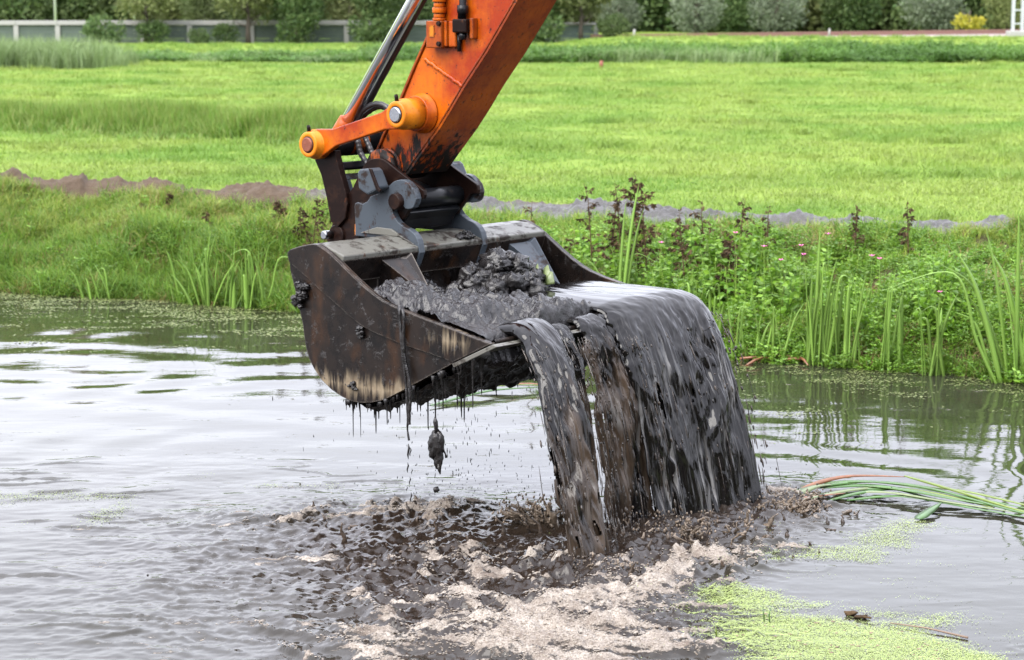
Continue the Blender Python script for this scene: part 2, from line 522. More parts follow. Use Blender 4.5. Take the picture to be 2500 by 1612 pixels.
G_FIELD = leafmat('meadow_grass', [(.168, .252, .044), (.215, .280, .056), (.190, .266, .048), (.245, .300, .095)], (.090, .205, .026), .40, .55, .2, .30)
G_BANK = leafmat('bank_grass', [(.120, .230, .022), (.200, .285, .030), (.250, .295, .048), (.150, .260, .025)], (.220, .215, .060), .35)
G_DARK = leafmat('dark_bank_grass', [(.065, .150, .018), (.110, .205, .022), (.150, .230, .030)], None, .35)
G_DRY = leafmat('dry_grass', [(.250, .175, .080), (.200, .125, .060), (.210, .200, .065)], None, .3)
G_REED = leafmat('reed_blades', [(.130, .260, .045), (.190, .330, .060), (.240, .350, .085)], None, .35, .35, .4)
G_HERB = leafmat('herb_leaves', [(.072, .160, .016), (.118, .235, .020), (.170, .295, .030), (.088, .190, .020)], None, .35, .4, .4)
G_DEAD = leafmat('withered_leaves', [(.026, .018, .011), (.066, .043, .024), (.100, .066, .034)], None, .15, .8, .1)
G_HEDGE = leafmat('nettle_leaves', [(.055, .130, .018), (.092, .190, .024), (.120, .225, .032)], (.045, .105, .018), .3)
G_RUSH = leafmat('rush_blades', [(.085, .185, .022), (.130, .225, .030), (.190, .215, .055)], None, .35)
G_PALE = leafmat('pale_reed_leaves', [(.135, .205, .075), (.180, .245, .095)], None, .3)
G_TREE = leafmat('tree_leaves', [(.050, .092, .030), (.078, .130, .040), (.105, .150, .048)], (.110, .120, .050), .3, .6, .2, .12)
G_WILLOW = leafmat('willow_leaves', [(.105, .140, .082), (.150, .185, .115), (.190, .220, .150)], None, .3, .6, .2)
G_OLIVE = leafmat('olive_tree_leaves', [(.120, .145, .050), (.150, .170, .062), (.098, .125, .042)], None, .3, .6, .2)
G_YELLOW = leafmat('yellow_leaves', [(.42, .36, .03), (.30, .30, .04)], None, .3)
G_DUCK = leafmat('duckweed_leaves', [(.195, .255, .075), (.220, .275, .088), (.245, .292, .105)], None, .1, .5, .3)
G_DUCKFAR = leafmat('thin_duckweed', [(.085, .110, .028), (.115, .140, .042), (.150, .170, .062)], None, .1, .5, .3)

# ================================================================== STRUCTURE: terrain and water
WX = [-120, -14, -5.49, -4.5, -3.54, -2.58, -2.18, 1.96, 2.41, 2.93, 3.60, 4.16, 5.2, 120]
WY = [66.0, 26.6, 22.79, 22.44, 22.10, 21.52, 21.40, 18.37, 18.14, 17.92, 17.64, 17.18, 16.6, -42.0]
def yw(x): return np.interp(x, WX, WY) + .10 * perlin(np.asarray(x) * 1.7, 3.3) + .05 * perlin(np.asarray(x) * 5., 9.3)
def bw(x): return np.interp(x, [-8, -4, 0, 4, 10], [2.1, 2.4, 3.0, 3.6, 3.8])
def bank_s(x, y): return (y - yw(x)) / bw(x)
def ground_z(x, y):
    x = np.asarray(x, float); y = np.asarray(y, float)
    s = bank_s(x, y)
    z = np.interp(s, [-3, -.5, 0, .06, .35, .7, 1.0, 1.3], [-.9, -.6, 0, .10, .36, .66, .80, .75])
    win = sstep(0, .15, s) * (1 - sstep(1.0, 1.3, s))
    z = z + win * (.20 * fbm(x * .9, y * .9, 1.1, 3) + .05 * fbm(x * 3, y * 3, 5, 2))
    fld = sstep(1.2, 1.6, s)
    z = z + fld * (.05 * fbm(x * .25, y * .25, 2, 3) + .02 * perlin(x * .9, y * .9, 3))
    z = np.where(y < 6, -.9 + 2.2 * (1 - sstep(-1.5, 4.5, y)), z)
    z = z + .28 * sstep(85, 120, y) + .40 * sstep(98, 118, y) * sstep(1.5, 6.0, x)
    return z

def spaced(segs):
    out = [segs[0][0]]
    for (a, b, n, p) in segs:
        t = np.linspace(0, 1, n + 1)[1:] ** p
        out += list(a + (b - a) * t)
    return np.array(out)

gx = spaced([(-160, -8, 40, .45), (-8, 8, 150, 1), (8, 160, 40, 2.2)])
gy = spaced([(-60, -4, 10, 1), (-4, 6, 24, 1), (6, 15, 8, 1), (15, 27, 130, 1), (27, 130, 110, 1.5), (130, 700, 40, 2)])
GX, GY = np.meshgrid(gx, gy)
GZ = ground_z(GX, GY)
S = bank_s(GX, GY)
me = np_mesh('ground', np.stack([GX, GY, GZ], -1).reshape(-1, 3), grid_faces(len(gx), len(gy)), True,
             {'soil': (sstep(-.2, .02, S) * (1 - sstep(1.05, 1.25, S)) + (S < 0)).clip(0, 1)}, M['ground'])
g = link('ground', me); g['kind'] = 'structure'; g['label'] = 'green meadow beyond the canal and its grassy bank'

# --- water
HITS = [(.43, 11.18), (.80, 11.95), (1.15, 12.35), (1.5, 12.72)]
def hit_r(x, y):
    d = 1e9
    for (a, b) in zip(HITS[:-1], HITS[1:]):
        ax, ay = a; dx, dy = b[0] - ax, b[1] - ay
        t = np.clip(((x - ax) * dx + (y - ay) * dy) / (dx * dx + dy * dy), 0, 1)
        d = np.minimum(d, np.hypot(x - ax - t * dx, y - ay - t * dy))
    return d
def gauss(x, y, cx, cy, sx, sy, rot=0):
    c, s = math.cos(rot), math.sin(rot)
    u = (x - cx) * c + (y - cy) * s; v = -(x - cx) * s + (y - cy) * c
    return np.exp(-(u / sx) ** 2 - (v / sy) ** 2)
def churn(x, y):
    r = hit_r(x, y)
    return np.clip(np.exp(-(r / .55) ** 2) + .75 * gauss(x, y, -.55, 12.0, .75, .9) + .8 * gauss(x, y, -.1, 10.9, .65, .65)
                   + .7 * gauss(x, y, .2, 10.0, .9, .6) + .3 * gauss(x, y, -1.3, 11.1, 1.2, 1.5), 0, 1)
def foam_amt(x, y):
    f = (1.0 * gauss(x, y, .30, 10.25, .62, .36, .35) + .95 * gauss(x, y, .10, 9.7, .75, .36) + .75 * gauss(x, y, .78, 10.9, .34, .26, .7)
         + .80 * gauss(x, y, 1.15, 11.45, .48, .20, .72) + .7 * gauss(x, y, 1.72, 12.85, .16, .42, -.1) + .55 * gauss(x, y, -.62, 12.6, .42, .30)
         + .42 * gauss(x, y, -.55, 11.45, .45, .28) + .45 * gauss(x, y, .05, 11.3, .40, .30) + .45 * gauss(x, y, -.25, 10.7, .5, .35)
         + .22 * gauss(x, y, -1.2, 12.4, .9, .5) + .18 * gauss(x, y, -1.0, 10.0, .9, .6))
    r = hit_r(x, y) + .10 * fbm(x * 2.2, y * 2.2, 3, 3); th = np.arctan2(y - 11.8, x - .9)
    swirl = fbm(r * 6.5 + .8 * perlin(x * 1.5, y * 1.5, 2), th * 3.2, 4, 5, .6)      # froth drawn out in arcs round the falls
    return f + (.80 * swirl - .10) * sstep(.02, .3, f)
def water_z(x, y):
    x = np.asarray(x, float); y = np.asarray(y, float)
    r = hit_r(x, y); c = churn(x, y)
    wx = x + .25 * fbm(x * .6, y * .6, 1, 2); wy = y + .25 * fbm(x * .6, y * .6, 7, 2)
    rr = hit_r(wx, wy)
    ring = np.sin(2 * np.pi * rr / .62 + 2.2 * perlin(x * .35, y * .35, 2)) * .0040 * (.15 + .85 * sstep(-.25, .45, perlin(wx * .55, wy * .8, 3.3))) * sstep(.5, 1.4, r) * (1 - .55 * sstep(3, 8, r))
    sw = np.sin(2 * np.pi * (wy + .22 * wx) / .83 + 2.5 * perlin(x * .22, y * .4, 8)) * .0026 * sstep(13, 15, y)
    sw = sw * (.35 + .65 * (1 - sstep(-.5, 1.5, x)))
    calm = (1 - c)
    z = ring * calm + sw + .0014 * fbm(x * 2.2, y * 4.0, 5, 3)
    near = (1 - sstep(12.6, 14.2, y + .35 * x)) * (1 - .72 * sstep(.9, 2.0, x))
    z = z + near * .0080 * fbm(x * 1.3, y * 3.0, 2.2, 3, .45)
    cr_ = np.clip(.5 - np.abs(perlin(x * 2.1 + .3 * perlin(x * 5, y * 5), y * 5.5, 4.4)) * 5, 0, 1) * sstep(.05, .35, perlin(x * 1.1, y * 1.6, 7.7))
    z = z + near * (.026 * cr_ + .0014 * fbm(x * 9, y * 13, 6.2, 3, .55))
    z = z + c * (.040 * fbm(x * 3.4, y * 4.6, .5, 4, .55) + .034 * fbm(x * 7, y * 9, 2.5, 4, .62, True) + .016 * fbm(x * 20, y * 22, 3.5, 3, .6))
    fo = np.clip(foam_amt(x, y), 0, 1)
    z = z + fo * (.026 + .040 * fbm(x * 7, y * 11, 9, 4, .6, True) + .008 * fbm(x * 40, y * 40, 2, 2))
    z = z + .055 * np.exp(-(r / .22) ** 2)
    return z

wx_ = spaced([(-90, -6, 16, .5), (-6, -2.6, 110, 1), (-2.6, 2.6, 350, 1), (2.6, 6, 110, 1), (6, 70, 14, 2)])
wy_ = spaced([(-30, 9.2, 14, 1), (9.2, 14, 310, 1), (14, 24, 250, 1.1), (24, 70, 14, 2)])
X, Y = np.meshgrid(wx_, wy_)
Z = water_z(X, Y)
fo = np.clip(foam_amt(X, Y), 0, 1)
silt = np.clip(churn(X, Y) * 1.1 + .25 * (1 - sstep(12.2, 13.6, Y + .3 * X)) * (1 - sstep(.9, 1.8, X)), 0, 1)
me = np_mesh('water', np.stack([X, Y, Z], -1).reshape(-1, 3), grid_faces(len(wx_), len(wy_)), True, {'foam': fo, 'silt': silt}, M['water'])
w = link('water', me); w['kind'] = 'structure'; w['label'] = 'rippled canal water churned to brown foam under the pouring mud'

# --- mud ridge on the bank top
xs = np.linspace(-14, 9, 900); nn = 40
RX, RT = np.meshgrid(xs, np.linspace(-1, 1, nn))
cy0 = np.interp(xs, WX, WY) + bw(xs) * 1.14 + .12 * perlin(xs * .8, 2.2)
hw = .55 + .22 * perlin(xs * .7, 5.5)
hh = .17 + .02 * perlin(xs * .9, 8.1) + .10 * np.exp(-((xs + 2.9) / .35) ** 2) + .07 * np.exp(-((xs + 4.1) / .25) ** 2) + .05 * (xs < -5) - .03 * (xs > 2.5)
RY = cy0[None, :] + RT * hw[None, :]
RZ = ground_z(RX, RY) - .03 + (1 - RT ** 2) ** .7 * hh[None, :] * (1 + .25 * fbm(RX * 3, RY * 3, 2, 4)) + .05 * (1 - RT ** 2) * np.abs(fbm(RX * 8, RY * 8, 4, 4, .65))
brown = np.clip(1.15 * (1 - sstep(-2.7, -1.9, RX)) + .8 * sstep(.05, .5, RT) * sstep(-1.2, -.3, RX) * (1 - sstep(.8, 2.0, RX)), 0, 1)
me = np_mesh('mud_ridge', np.stack([RX, RY, RZ], -1).reshape(-1, 3), grid_faces(len(xs), nn), True, {'brown': brown}, M['ridge'])
o = link('mud_ridge', me); o['kind'] = 'structure'; o['label'] = 'ridge of dredged mud along the top of the bank, brown then grey'

# --- railway on its embankment
rz_ = lambda x: 1.52 + (x - 18) * .012
o = MB()
for x0 in np.arange(4.5, 60, 2.0):
    o.add([(x0, 121.0, rz_(x0) - .35), (x0 + 2, 121.0, rz_(x0 + 2) - .35), (x0 + 2, 122.2, rz_(x0 + 2) - .06), (x0, 122.2, rz_(x0) - .06),
           (x0, 125, rz_(x0) - .06), (x0 + 2, 125, rz_(x0 + 2) - .06), (x0 + 2, 126.2, rz_(x0 + 2) - .4), (x0, 126.2, rz_(x0) - .4)],
          [(0, 1, 2, 3), (3, 2, 5, 4), (4, 5, 6, 7)])
o = o.build('railway_ballast', M['ballast']); o['kind'] = 'structure'; o['label'] = 'brown railway ballast bed on the embankment'
rail = thing('railway_track', (18, 123.5, 1.45), 'rusty railway track running behind the meadow on its embankment', 'railway track')
for yy in (-.9, .6):
    b = MB()
    for k in range(28):
        x0 = -13.5 + 2 * k
        f = lambda x: rz_(x + 18) - 1.45 - .06
        b.add([(x0, yy, f(x0)), (x0 + 2, yy, f(x0 + 2)), (x0 + 2, yy, f(x0 + 2) + .22), (x0, yy, f(x0) + .22),
               (x0, yy + .12, f(x0)), (x0 + 2, yy + .12, f(x0 + 2)), (x0 + 2, yy + .12, f(x0 + 2) + .22), (x0, yy + .12, f(x0) + .22)],
              [(0, 1, 2, 3), (3, 2, 6, 7), (4, 7, 6, 5)])
    b.build('rail', M['rail'], rail)

# ------------------------------------------------------------------ scatter through geometry nodes (only for kind = stuff)
def scatter(name, protos, P, rot, scl, idx, label):
    colx = bpy.data.collections.new(name + '_sources')
    for k, me in enumerate(protos):
        colx.objects.link(bpy.data.objects.new('%s_source_%02d' % (name, k), me))
    me = bpy.data.meshes.new(name)
    me.vertices.add(len(P)); me.vertices.foreach_set('co', np.asarray(P, np.float32).ravel())
    a = me.attributes.new('rot', 'FLOAT_VECTOR', 'POINT'); a.data.foreach_set('vector', np.asarray(rot, np.float32).ravel())
    a = me.attributes.new('scl', 'FLOAT_VECTOR', 'POINT')
    scl = np.asarray(scl, np.float32)
    if scl.ndim == 1: scl = np.repeat(scl[:, None], 3, 1)
    a.data.foreach_set('vector', np.ascontiguousarray(scl).ravel())
    a = me.attributes.new('idx', 'INT', 'POINT'); a.data.foreach_set('value', np.asarray(idx, np.int32))
    o = link(name, me)
    t = bpy.data.node_groups.new(name + '_scatter', 'GeometryNodeTree')
    t.interface.new_socket('Geometry', in_out='INPUT', socket_type='NodeSocketGeometry')
    t.interface.new_socket('Geometry', in_out='OUTPUT', socket_type='NodeSocketGeometry')
    n, l = t.nodes, t.links
    gi = n.new('NodeGroupInput'); go = n.new('NodeGroupOutput')
    ci = n.new('GeometryNodeCollectionInfo'); ci.inputs['Collection'].default_value = colx
    ci.inputs['Separate Children'].default_value = True; ci.inputs['Reset Children'].default_value = True
    ip = n.new('GeometryNodeInstanceOnPoints'); ip.inputs['Pick Instance'].default_value = True
    def na(nm, ty):
        x = n.new('GeometryNodeInputNamedAttribute'); x.data_type = ty; x.inputs['Name'].default_value = nm
        return x.outputs['Attribute']
    e2r = n.new('FunctionNodeEulerToRotation')
    l.new(na('rot', 'FLOAT_VECTOR'), e2r.inputs[0])
    l.new(gi.outputs[0], ip.inputs['Points']); l.new(ci.outputs[0], ip.inputs['Instance'])
    l.new(na('idx', 'INT'), ip.inputs['Instance Index']); l.new(e2r.outputs[0], ip.inputs['Rotation'])
    l.new(na('scl', 'FLOAT_VECTOR'), ip.inputs['Scale']); l.new(ip.outputs[0], go.inputs[0])
    md = o.modifiers.new('scatter', 'NODES'); md.node_group = t
    o['kind'] = 'stuff'; o['label'] = label
    return o

def blades(n, rad, h, wd, lean, seed, mat, name='tuft', segs=3, flop=.5):
    """tuft of n tapering curved blades"""
    r = np.random.default_rng(seed); V = []; F = []
    for k in range(n):
        a = r.uniform(0, 2 * np.pi); q = rad * np.sqrt(r.uniform(0, 1))
        b = np.array([q * np.cos(a), q * np.sin(a), -.02])
        d = r.uniform(0, 2 * np.pi); L = h * r.uniform(.55, 1.15); le = lean * r.uniform(.2, 1.2)
        dv = np.array([np.cos(d), np.sin(d), 0]); fa = d + r.uniform(-.9, .9) + np.pi / 2
        sv = np.array([np.cos(fa), np.sin(fa), 0]) * wd * r.uniform(.7, 1.3) * .5
        o = len(V)
        for s in range(segs + 1):
            t = s / segs
            p = b + np.array([0, 0, 1]) * L * (t - flop * le * t ** 3) + dv * L * le * t ** 1.8
            w = (1 - t ** 2.2) + .02
            V += [p - sv * w, p + sv * w]
        for s in range(segs): F.append((o + 2 * s, o + 2 * s + 1, o + 2 * s + 3, o + 2 * s + 2))
    return np_mesh(name, V, F, True, None, mat)

def leaf_quads(P, D, L, Wd, r, fold=.2):
    """leaf-shaped quads (4 verts: base, side, tip, side) at P pointing along D"""
    P = np.asarray(P); D = np.asarray(D); n = len(P)
    D = D / np.linalg.norm(D, axis=1)[:, None]
    A = r.normal(size=(n, 3)); Sd = np.cross(D, A); Sd /= np.linalg.norm(Sd, axis=1)[:, None] + 1e-9
    N = np.cross(Sd, D)
    L = np.asarray(L).reshape(-1, 1); Wd = np.asarray(Wd).reshape(-1, 1)
    q = np.stack([P, P + D * L * .45 + Sd * Wd * .5 + N * L * fold * .3, P + D * L, P + D * L * .45 - Sd * Wd * .5 + N * L * fold * .3], 1)
    return q.reshape(-1, 3), np.arange(4 * n).reshape(n, 4)

def herb(nstem, h, spread, leaf, seed, mat, name='foliage', per=14):
    r = np.random.default_rng(seed); P = []; D = []; L = []
    stems = []
    for k in range(nstem):
        a = r.uniform(0, 2 * np.pi); q = spread * np.sqrt(r.uniform())
        hh = h * r.uniform(.6, 1.1); top = np.array([q * np.cos(a) * 1.25, q * np.sin(a) * 1.25, hh]); bot = np.array([q * np.cos(a) * .6, q * np.sin(a) * .6, -.02])
        stems.append((bot, top))
        for j in range(per):
            t = .12 + .88 * (j + r.uniform(0, .6)) / per
            p = bot + (top - bot) * t
            az = (j % 2) * np.pi / 2 + r.uniform(-.4, .4)
            for sg in (0, np.pi):
                d = np.array([np.cos(az + sg), np.sin(az + sg), r.uniform(-.25, .6)])
                P.append(p); D.append(d); L.append(leaf * r.uniform(.6, 1.25) * (1.15 - .55 * t))
    L = np.array(L)
    V, F = leaf_quads(P, D, L, L * r.uniform(.38, .6, len(L)), r)
    return np_mesh(name, V, F, False, None, mat), stems

# --- meadow grass
fieldT = [blades(46, .34, .13, .012, .9, 100 + k, G_FIELD, segs=2) for k in range(4)]
fieldT += [blades(40, .22, .24, .012, .8, 120 + k, G_FIELD, segs=2) for k in range(2)]
pts = []
for (y0, y1, den) in ((20, 30, 26), (30, 45, 15), (45, 66, 8), (66, 96, 4.5)):
    hw_ = lambda y: y * .262 + 1
    n = int((y1 - y0) * 2 * hw_(y1) * den)
    x = RNG.uniform(-hw_(y1), hw_(y1), n); y = RNG.uniform(y0, y1, n)
    k = (np.abs(x) < hw_(y)) & (bank_s(x, y) > 1.26)
    pts.append(np.stack([x[k], y[k]], 1))
pts = np.concatenate(pts)
x, y = pts.T
n = len(x)
lush = fbm(x * .16, y * .30, 4, 4) + .22 * gauss(x, y, 4.5, 37, 5, 3.5) + .15 * gauss(x, y, 7, 31, 3, 2) - .12
idx = RNG.integers(0, 4, n)
sc = RNG.uniform(.75, 1.2, n) * (1 + .010 * np.clip(y - 28, 0, 60))
tall = (lush > .06) & (RNG.uniform(size=n) < .8 * sstep(.05, .22, lush))
idx[tall] = RNG.integers(4, 6, tall.sum())
sc3 = np.stack([sc, sc, sc * np.where(tall, RNG.uniform(.45, .9, n), .6)], 1)
rot = np.stack([RNG.uniform(-.1, .1, n), RNG.uniform(-.1, .1, n), RNG.uniform(0, 6.28, n)], 1)
scatter('meadow_grass', fieldT, np.stack([x, y, ground_z(x, y)], 1), rot, sc3, idx, 'bright short grass covering the meadow')

# --- rushes across the meadow
rushT = [blades(60, .30, .62, .012, .35, 150 + k, G_RUSH, segs=3) for k in range(3)]
n = 2600
x = RNG.uniform(-11.5, -2.9, n); yc = np.interp(x, [-11, -9.7, -6.7, -3.5, -3.0], [42.2, 41.3, 38.3, 36.4, 36.2])
y = yc + RNG.normal(0, .85, n) + 1.0
keep = perlin(x * .7, y * .5, 3) > -.30
x, y = x[keep], y[keep]; n = len(x)
hs = RNG.uniform(.6, 1.1, n) * (1 + .35 * perlin(x * .8, y * .3, 4)) * np.exp(-((y - np.interp(x, [-11, -3], [42.8, 37.2])) / 2.2) ** 2)
scatter('rushes', rushT, np.stack([x, y, ground_z(x, y)], 1), np.stack([0 * x, 0 * x, RNG.uniform(0, 6.28, n)], 1),
        np.stack([0 * x + 1, 0 * x + 1, hs.clip(.25, 1.4)], 1), RNG.integers(0, 3, n), 'band of tall rushes crossing the meadow')

# --- bank vegetation
bankT = [blades(34, .10, .25, .008, .95, 200 + k, G_BANK) for k in range(3)]
bankT += [blades(30, .10, .30, .009, .8, 210 + k, G_DARK) for k in range(2)]
bankT += [blades(22, .09, .24, .007, 1.0, 220 + k, G_DRY) for k in range(2)]
bankT += [herb(7, .17, .10, .045, 230 + k, G_HERB, 'cover', 7)[0] for k in range(3)]
n = 15000
x = RNG.uniform(-6.6, 6.2, n); s = RNG.uniform(-.03, 1.22, n) ** 1.0
y = yw(x) + s * bw(x)
idx = np.zeros(n, int)
u_ = RNG.uniform(size=n)
pn = fbm(x * .8, y * .8, 6, 3)
right = sstep(-.5, 1.6, x)
p_herb = .10 + .62 * right * (1 - sstep(.75, 1.0, s))
p_dry = .10 + .25 * sstep(.0, .35, pn) + .10 * (1 - right)
for i in range(n):
    if u_[i] < p_herb[i]: idx[i] = 7 + i % 3
    elif u_[i] < p_herb[i] + p_dry[i] * .6: idx[i] = 5 + i % 2
    elif RNG.uniform() < .34 + .55 * (s[i] < .45): idx[i] = 3 + i % 2
    else: idx[i] = i % 3
keep = ~((s > .98) & (RNG.uniform(size=n) < .82)) & ~((np.abs(perlin(x * 1.3, y * 1.3, 5)) < .05) & (s > .3) & (x > -3.5) & (RNG.uniform(size=n) < .8))
x, y, s, idx = x[keep], y[keep], s[keep], idx[keep]; n = len(x)
sc = RNG.uniform(.6, 1.15, n) * (1.0 - .45 * sstep(.75, 1.15, s)) * (1 + .45 * fbm(x * 1.2, y * 1.2, 8, 2))
rot = np.stack([RNG.uniform(.0, .55, n), RNG.uniform(-.3, .3, n), RNG.uniform(-.8, .8, n) + np.where(RNG.uniform(size=n) < .6, 0, RNG.uniform(0, 6.28, n))], 1)
scatter('bank_grass', bankT, np.stack([x, y, ground_z(x, y) - .01], 1), rot, sc.clip(.25, 1.6), idx, 'tangled grass and weeds covering the canal bank')

# --- nettle hedge band far behind the meadow
hedgeT = [herb(26, .85, .75, .17, 300 + k, G_HEDGE, 'nettles', 12)[0] for k in range(3)]
paleT = [blades(60, .55, 1.0, .03, .5, 310 + k, G_PALE) for k in range(2)]
n = 1500
x = RNG.uniform(-30, 30, n); y = RNG.uniform(89, 97, n) - .06 * x.clip(-40, 0)
keep = ~((x < -9) & (perlin(x * .3, y * .5, 1) > .1))
x, y = x[keep], y[keep]; n = len(x)
hs = RNG.uniform(.7, 1.15, n) * (.85 + .5 * perlin(x * .25, y * .4, 7)) * np.where(x < -6, .50, .78)
idx = RNG.integers(0, 3, n)
pale = (gauss(x, y, 6.5, 89, 5, 1.6) > RNG.uniform(size=n)) | ((x < -5) & (RNG.uniform(size=n) < .35))
idx[pale] = RNG.integers(3, 5, pale.sum())
scatter('nettle_bed', hedgeT + paleT, np.stack([x, y, ground_z(x, y)], 1), np.stack([0 * x, 0 * x, RNG.uniform(0, 6.28, n)], 1),
        np.stack([0 * x + 1, 0 * x + 1, hs], 1), idx, 'dark green belt of nettles along the far edge of the meadow')
# rough grass on the slope beyond
n = 2600
x = RNG.uniform(-34, 36, n); y = RNG.uniform(97, 119, n)
scatter('rough_grass', [blades(40, .5, .5, .03, .8, 320 + k, G_FIELD, segs=2) for k in range(2)], np.stack([x, y, ground_z(x, y)], 1),
        np.stack([0 * x, 0 * x, RNG.uniform(0, 6.28, n)], 1), RNG.uniform(.35, .65, n), RNG.integers(0, 2, n), 'rough grass on the railway slope')
# pale reeds at the far corner of the meadow
n = 420
x = RNG.uniform(-21, -15.2, n); y = RNG.uniform(80, 90, n)
keep = gauss(x, y, -19, 84, 3.2, 4) > RNG.uniform(0, .7, n)
x, y = x[keep], y[keep]; n = len(x)
scatter('pale_reeds', [blades(60, .5, 1.25, .03, .5, 330 + k, G_PALE) for k in range(2)], np.stack([x, y, ground_z(x, y)], 1),
        np.stack([0 * x, 0 * x, RNG.uniform(0, 6.28, n)], 1), RNG.uniform(.6, 1.1, n), RNG.integers(0, 2, n), 'pale green reed patch at the far corner of the meadow')

# ------------------------------------------------------------------ trees
def crown_mesh(n, rx, rz, z0, leaf, seed, mat, clumps=46, up=.15):
    r = np.random.default_rng(seed)
    C = r.normal(size=(clumps, 3)); C /= np.linalg.norm(C, axis=1)[:, None]
    C *= (r.uniform(.45, 1.0, clumps) ** .6)[:, None]
    C = C * np.array([rx, rx, rz]) * .82 + np.array([0, 0, z0 + rz])
    k = r.integers(0, clumps, n)
    d = r.normal(size=(n, 3)); d /= np.linalg.norm(d, axis=1)[:, None]
    P = C[k] + d * (r.uniform(.25, 1, n) ** .5)[:, None] * np.array([rx, rx, rz]) * r.uniform(.26, .40, clumps)[k][:, None]
    P[:, 2] = np.maximum(P[:, 2], .05)
    D = d + np.array([0, 0, up]) + .6 * r.normal(size=(n, 3))
    L = leaf * r.uniform(.6, 1.3, n)
    V, F = leaf_quads(P, D, L, L * .55, r)
    return np_mesh('crown', V, F, False, None, mat)

def trunk_mesh(h, r0, seed, spread, nl=7):
    b = MB(); r = random.Random(seed)
    b.tube([(0, 0, -.2), (.03, 0, h * .3), (.0, .05, h * .65), (.05, 0, h)], [r0 * 1.3, r0, r0 * .75, r0 * .35], 9)
    for k in range(nl):
        a = 6.28 * k / nl + r.uniform(-.3, .3); z = h * r.uniform(.25, .8)
        e = Vector((math.cos(a) * spread, math.sin(a) * spread, z + spread * r.uniform(.4, 1.0)))
        m = Vector((math.cos(a) * spread * .45, math.sin(a) * spread * .45, z + spread * .15))
        b.tube([(0, 0, z), m, e], [r0 * .45, r0 * .3, r0 * .08], 6)
    return b

def tree(name, loc, crown, trunk, sc, label, group=None, cat='tree', rz=0):
    t = thing(name, (loc[0], loc[1], float(ground_z(loc[0], loc[1])) - .05), label, cat, rz, group)
    t.scale = (sc, sc, sc) if not hasattr(sc, '__len__') else sc
    link('crown', crown, t); link('trunk', trunk, t)
    return t
def tmesh(b):
    o = b.build('trunk', M['bark']); me = o.data; bpy.data.objects.remove(o); return me

darkC = [crown_mesh(7500, 3.2, 4.6, -1.6, .40, 400 + k, G_TREE, 80) for k in range(3)]
oliveC = [crown_mesh(6000, 2.8, 3.8, -1.2, .34, 410 + k, G_OLIVE, 66) for k in range(2)]
willC = [crown_mesh(4200, 1.75, 1.65, -.05, .20, 420 + k, G_WILLOW, 70, .5) for k in range(2)]
bushC = [crown_mesh(1700, 1.2, .95, -.1, .20, 430 + k, G_TREE, 26) for k in range(2)]
yelC = crown_mesh(900, .75, .5, 0, .16, 440, G_YELLOW, 18)
trunkA = tmesh(trunk_mesh(6.5, .20, 1, 2.2)); trunkB = tmesh(trunk_mesh(2.4, .14, 2, .9)); trunkC = tmesh(trunk_mesh(1.2, .06, 3, .5, 5))
k = 0
for row, (yy, stepx, off) in enumerate(((147, 4.6, 0), (154, 4.2, 2), (162, 4.4, 1))):
    for x0 in np.arange(-42 + off, 44, stepx):
        k += 1
        om = (k * 7) % 5 == 0
        tree('leafy_tree', (x0 + random.uniform(-1, 1), yy + random.uniform(-2, 2)), (oliveC[k % 2] if om else darkC[k % 3]), trunkA, random.uniform(.85, 1.25),
             'olive green leafy tree among the dense dark trees behind railway and fence' if om else 'dark green leafy tree in the dense wood behind railway and fence',
             'trees of the wood behind the meadow', rz=random.uniform(0, 6))
for (x0, yy, s_, lab) in ((11.8, 139, 1.0, 'round silvery willow, the one nearest the white barrier end'),
                          (17.0, 139, 1.06, 'round silvery willow between two dark gaps behind the track'),
                          (27.2, 140, 1.15, 'broad grey green willow beside the yellow bush'),
                          (6.9, 140, .85, 'small silvery willow just past the end of the noise barrier')):
    tree('willow_tree', (x0, yy), willC[int(x0) % 2], trunkB, s_, lab, 'rounded willows behind the railway', rz=x0)
tree('leafy_tree', (32.0, 140), oliveC[0], trunkA, .55, 'grey olive tree standing left of the lattice mast', rz=1)
tree('leafy_tree', (22.0, 142), darkC[1], trunkA, .62, 'deep green bushy tree between two grey willows', rz=2)
tree('leafy_tree', (14.4, 143), darkC[2], trunkA, .55, 'narrow dark tree wedged between the two round willows', rz=4)
tree('yellow_bush', (28.9, 137), yelC, trunkC, (1.5, 1, 1.25), 'bright yellow bush in front of the grey willows', cat='bush')
for (x0, yy, s_, lab) in ((-23.2, 122.6, 1.0, 'dark bush growing over the far low end of the barrier'),
                          (-20.4, 122.8, .8, 'dark bush before the barrier, second from its low end'),
                          (-17.7, 122.3, .55, 'small bright bush beside a tall white barrier post'),
                          (-16.2, 122.6, .68, 'low dark bush under the tree with the thin trunk'),
                          (-12.2, 122.3, 1.2, 'large dark bush under a dark tree before the barrier'),
                          (-7.7, 122.3, 1.2, 'large dark bush left of the chrome cylinder rod'),
                          (1.4, 121, 1.2, 'dark bush right of the orange arm before the barrier'),
                          (5.6, 121.5, .8, 'small dark bush at the end post of the barrier')):
    tree('bush', (x0, yy), bushC[int(abs(x0)) % 2], trunkC, s_, lab, 'bushes along the noise barrier', 'bush', x0)
for (x0, yy, s_, lab) in ((-13.0, 128, .62, 'dark tree behind the barrier overhanging its white rail'), (-6.5, 128, .7, 'dense tree leaning over the barrier near the arm'),
                          (-18.0, 129, .6, 'tree behind the low end of the barrier'), (-9.6, 129, .66, 'olive tree with low twigs over the barrier')):
    tree('leafy_tree', (x0, yy), darkC[int(abs(x0)) % 3] if x0 != -9.6 else oliveC[1], trunkA, s_, lab, rz=x0)

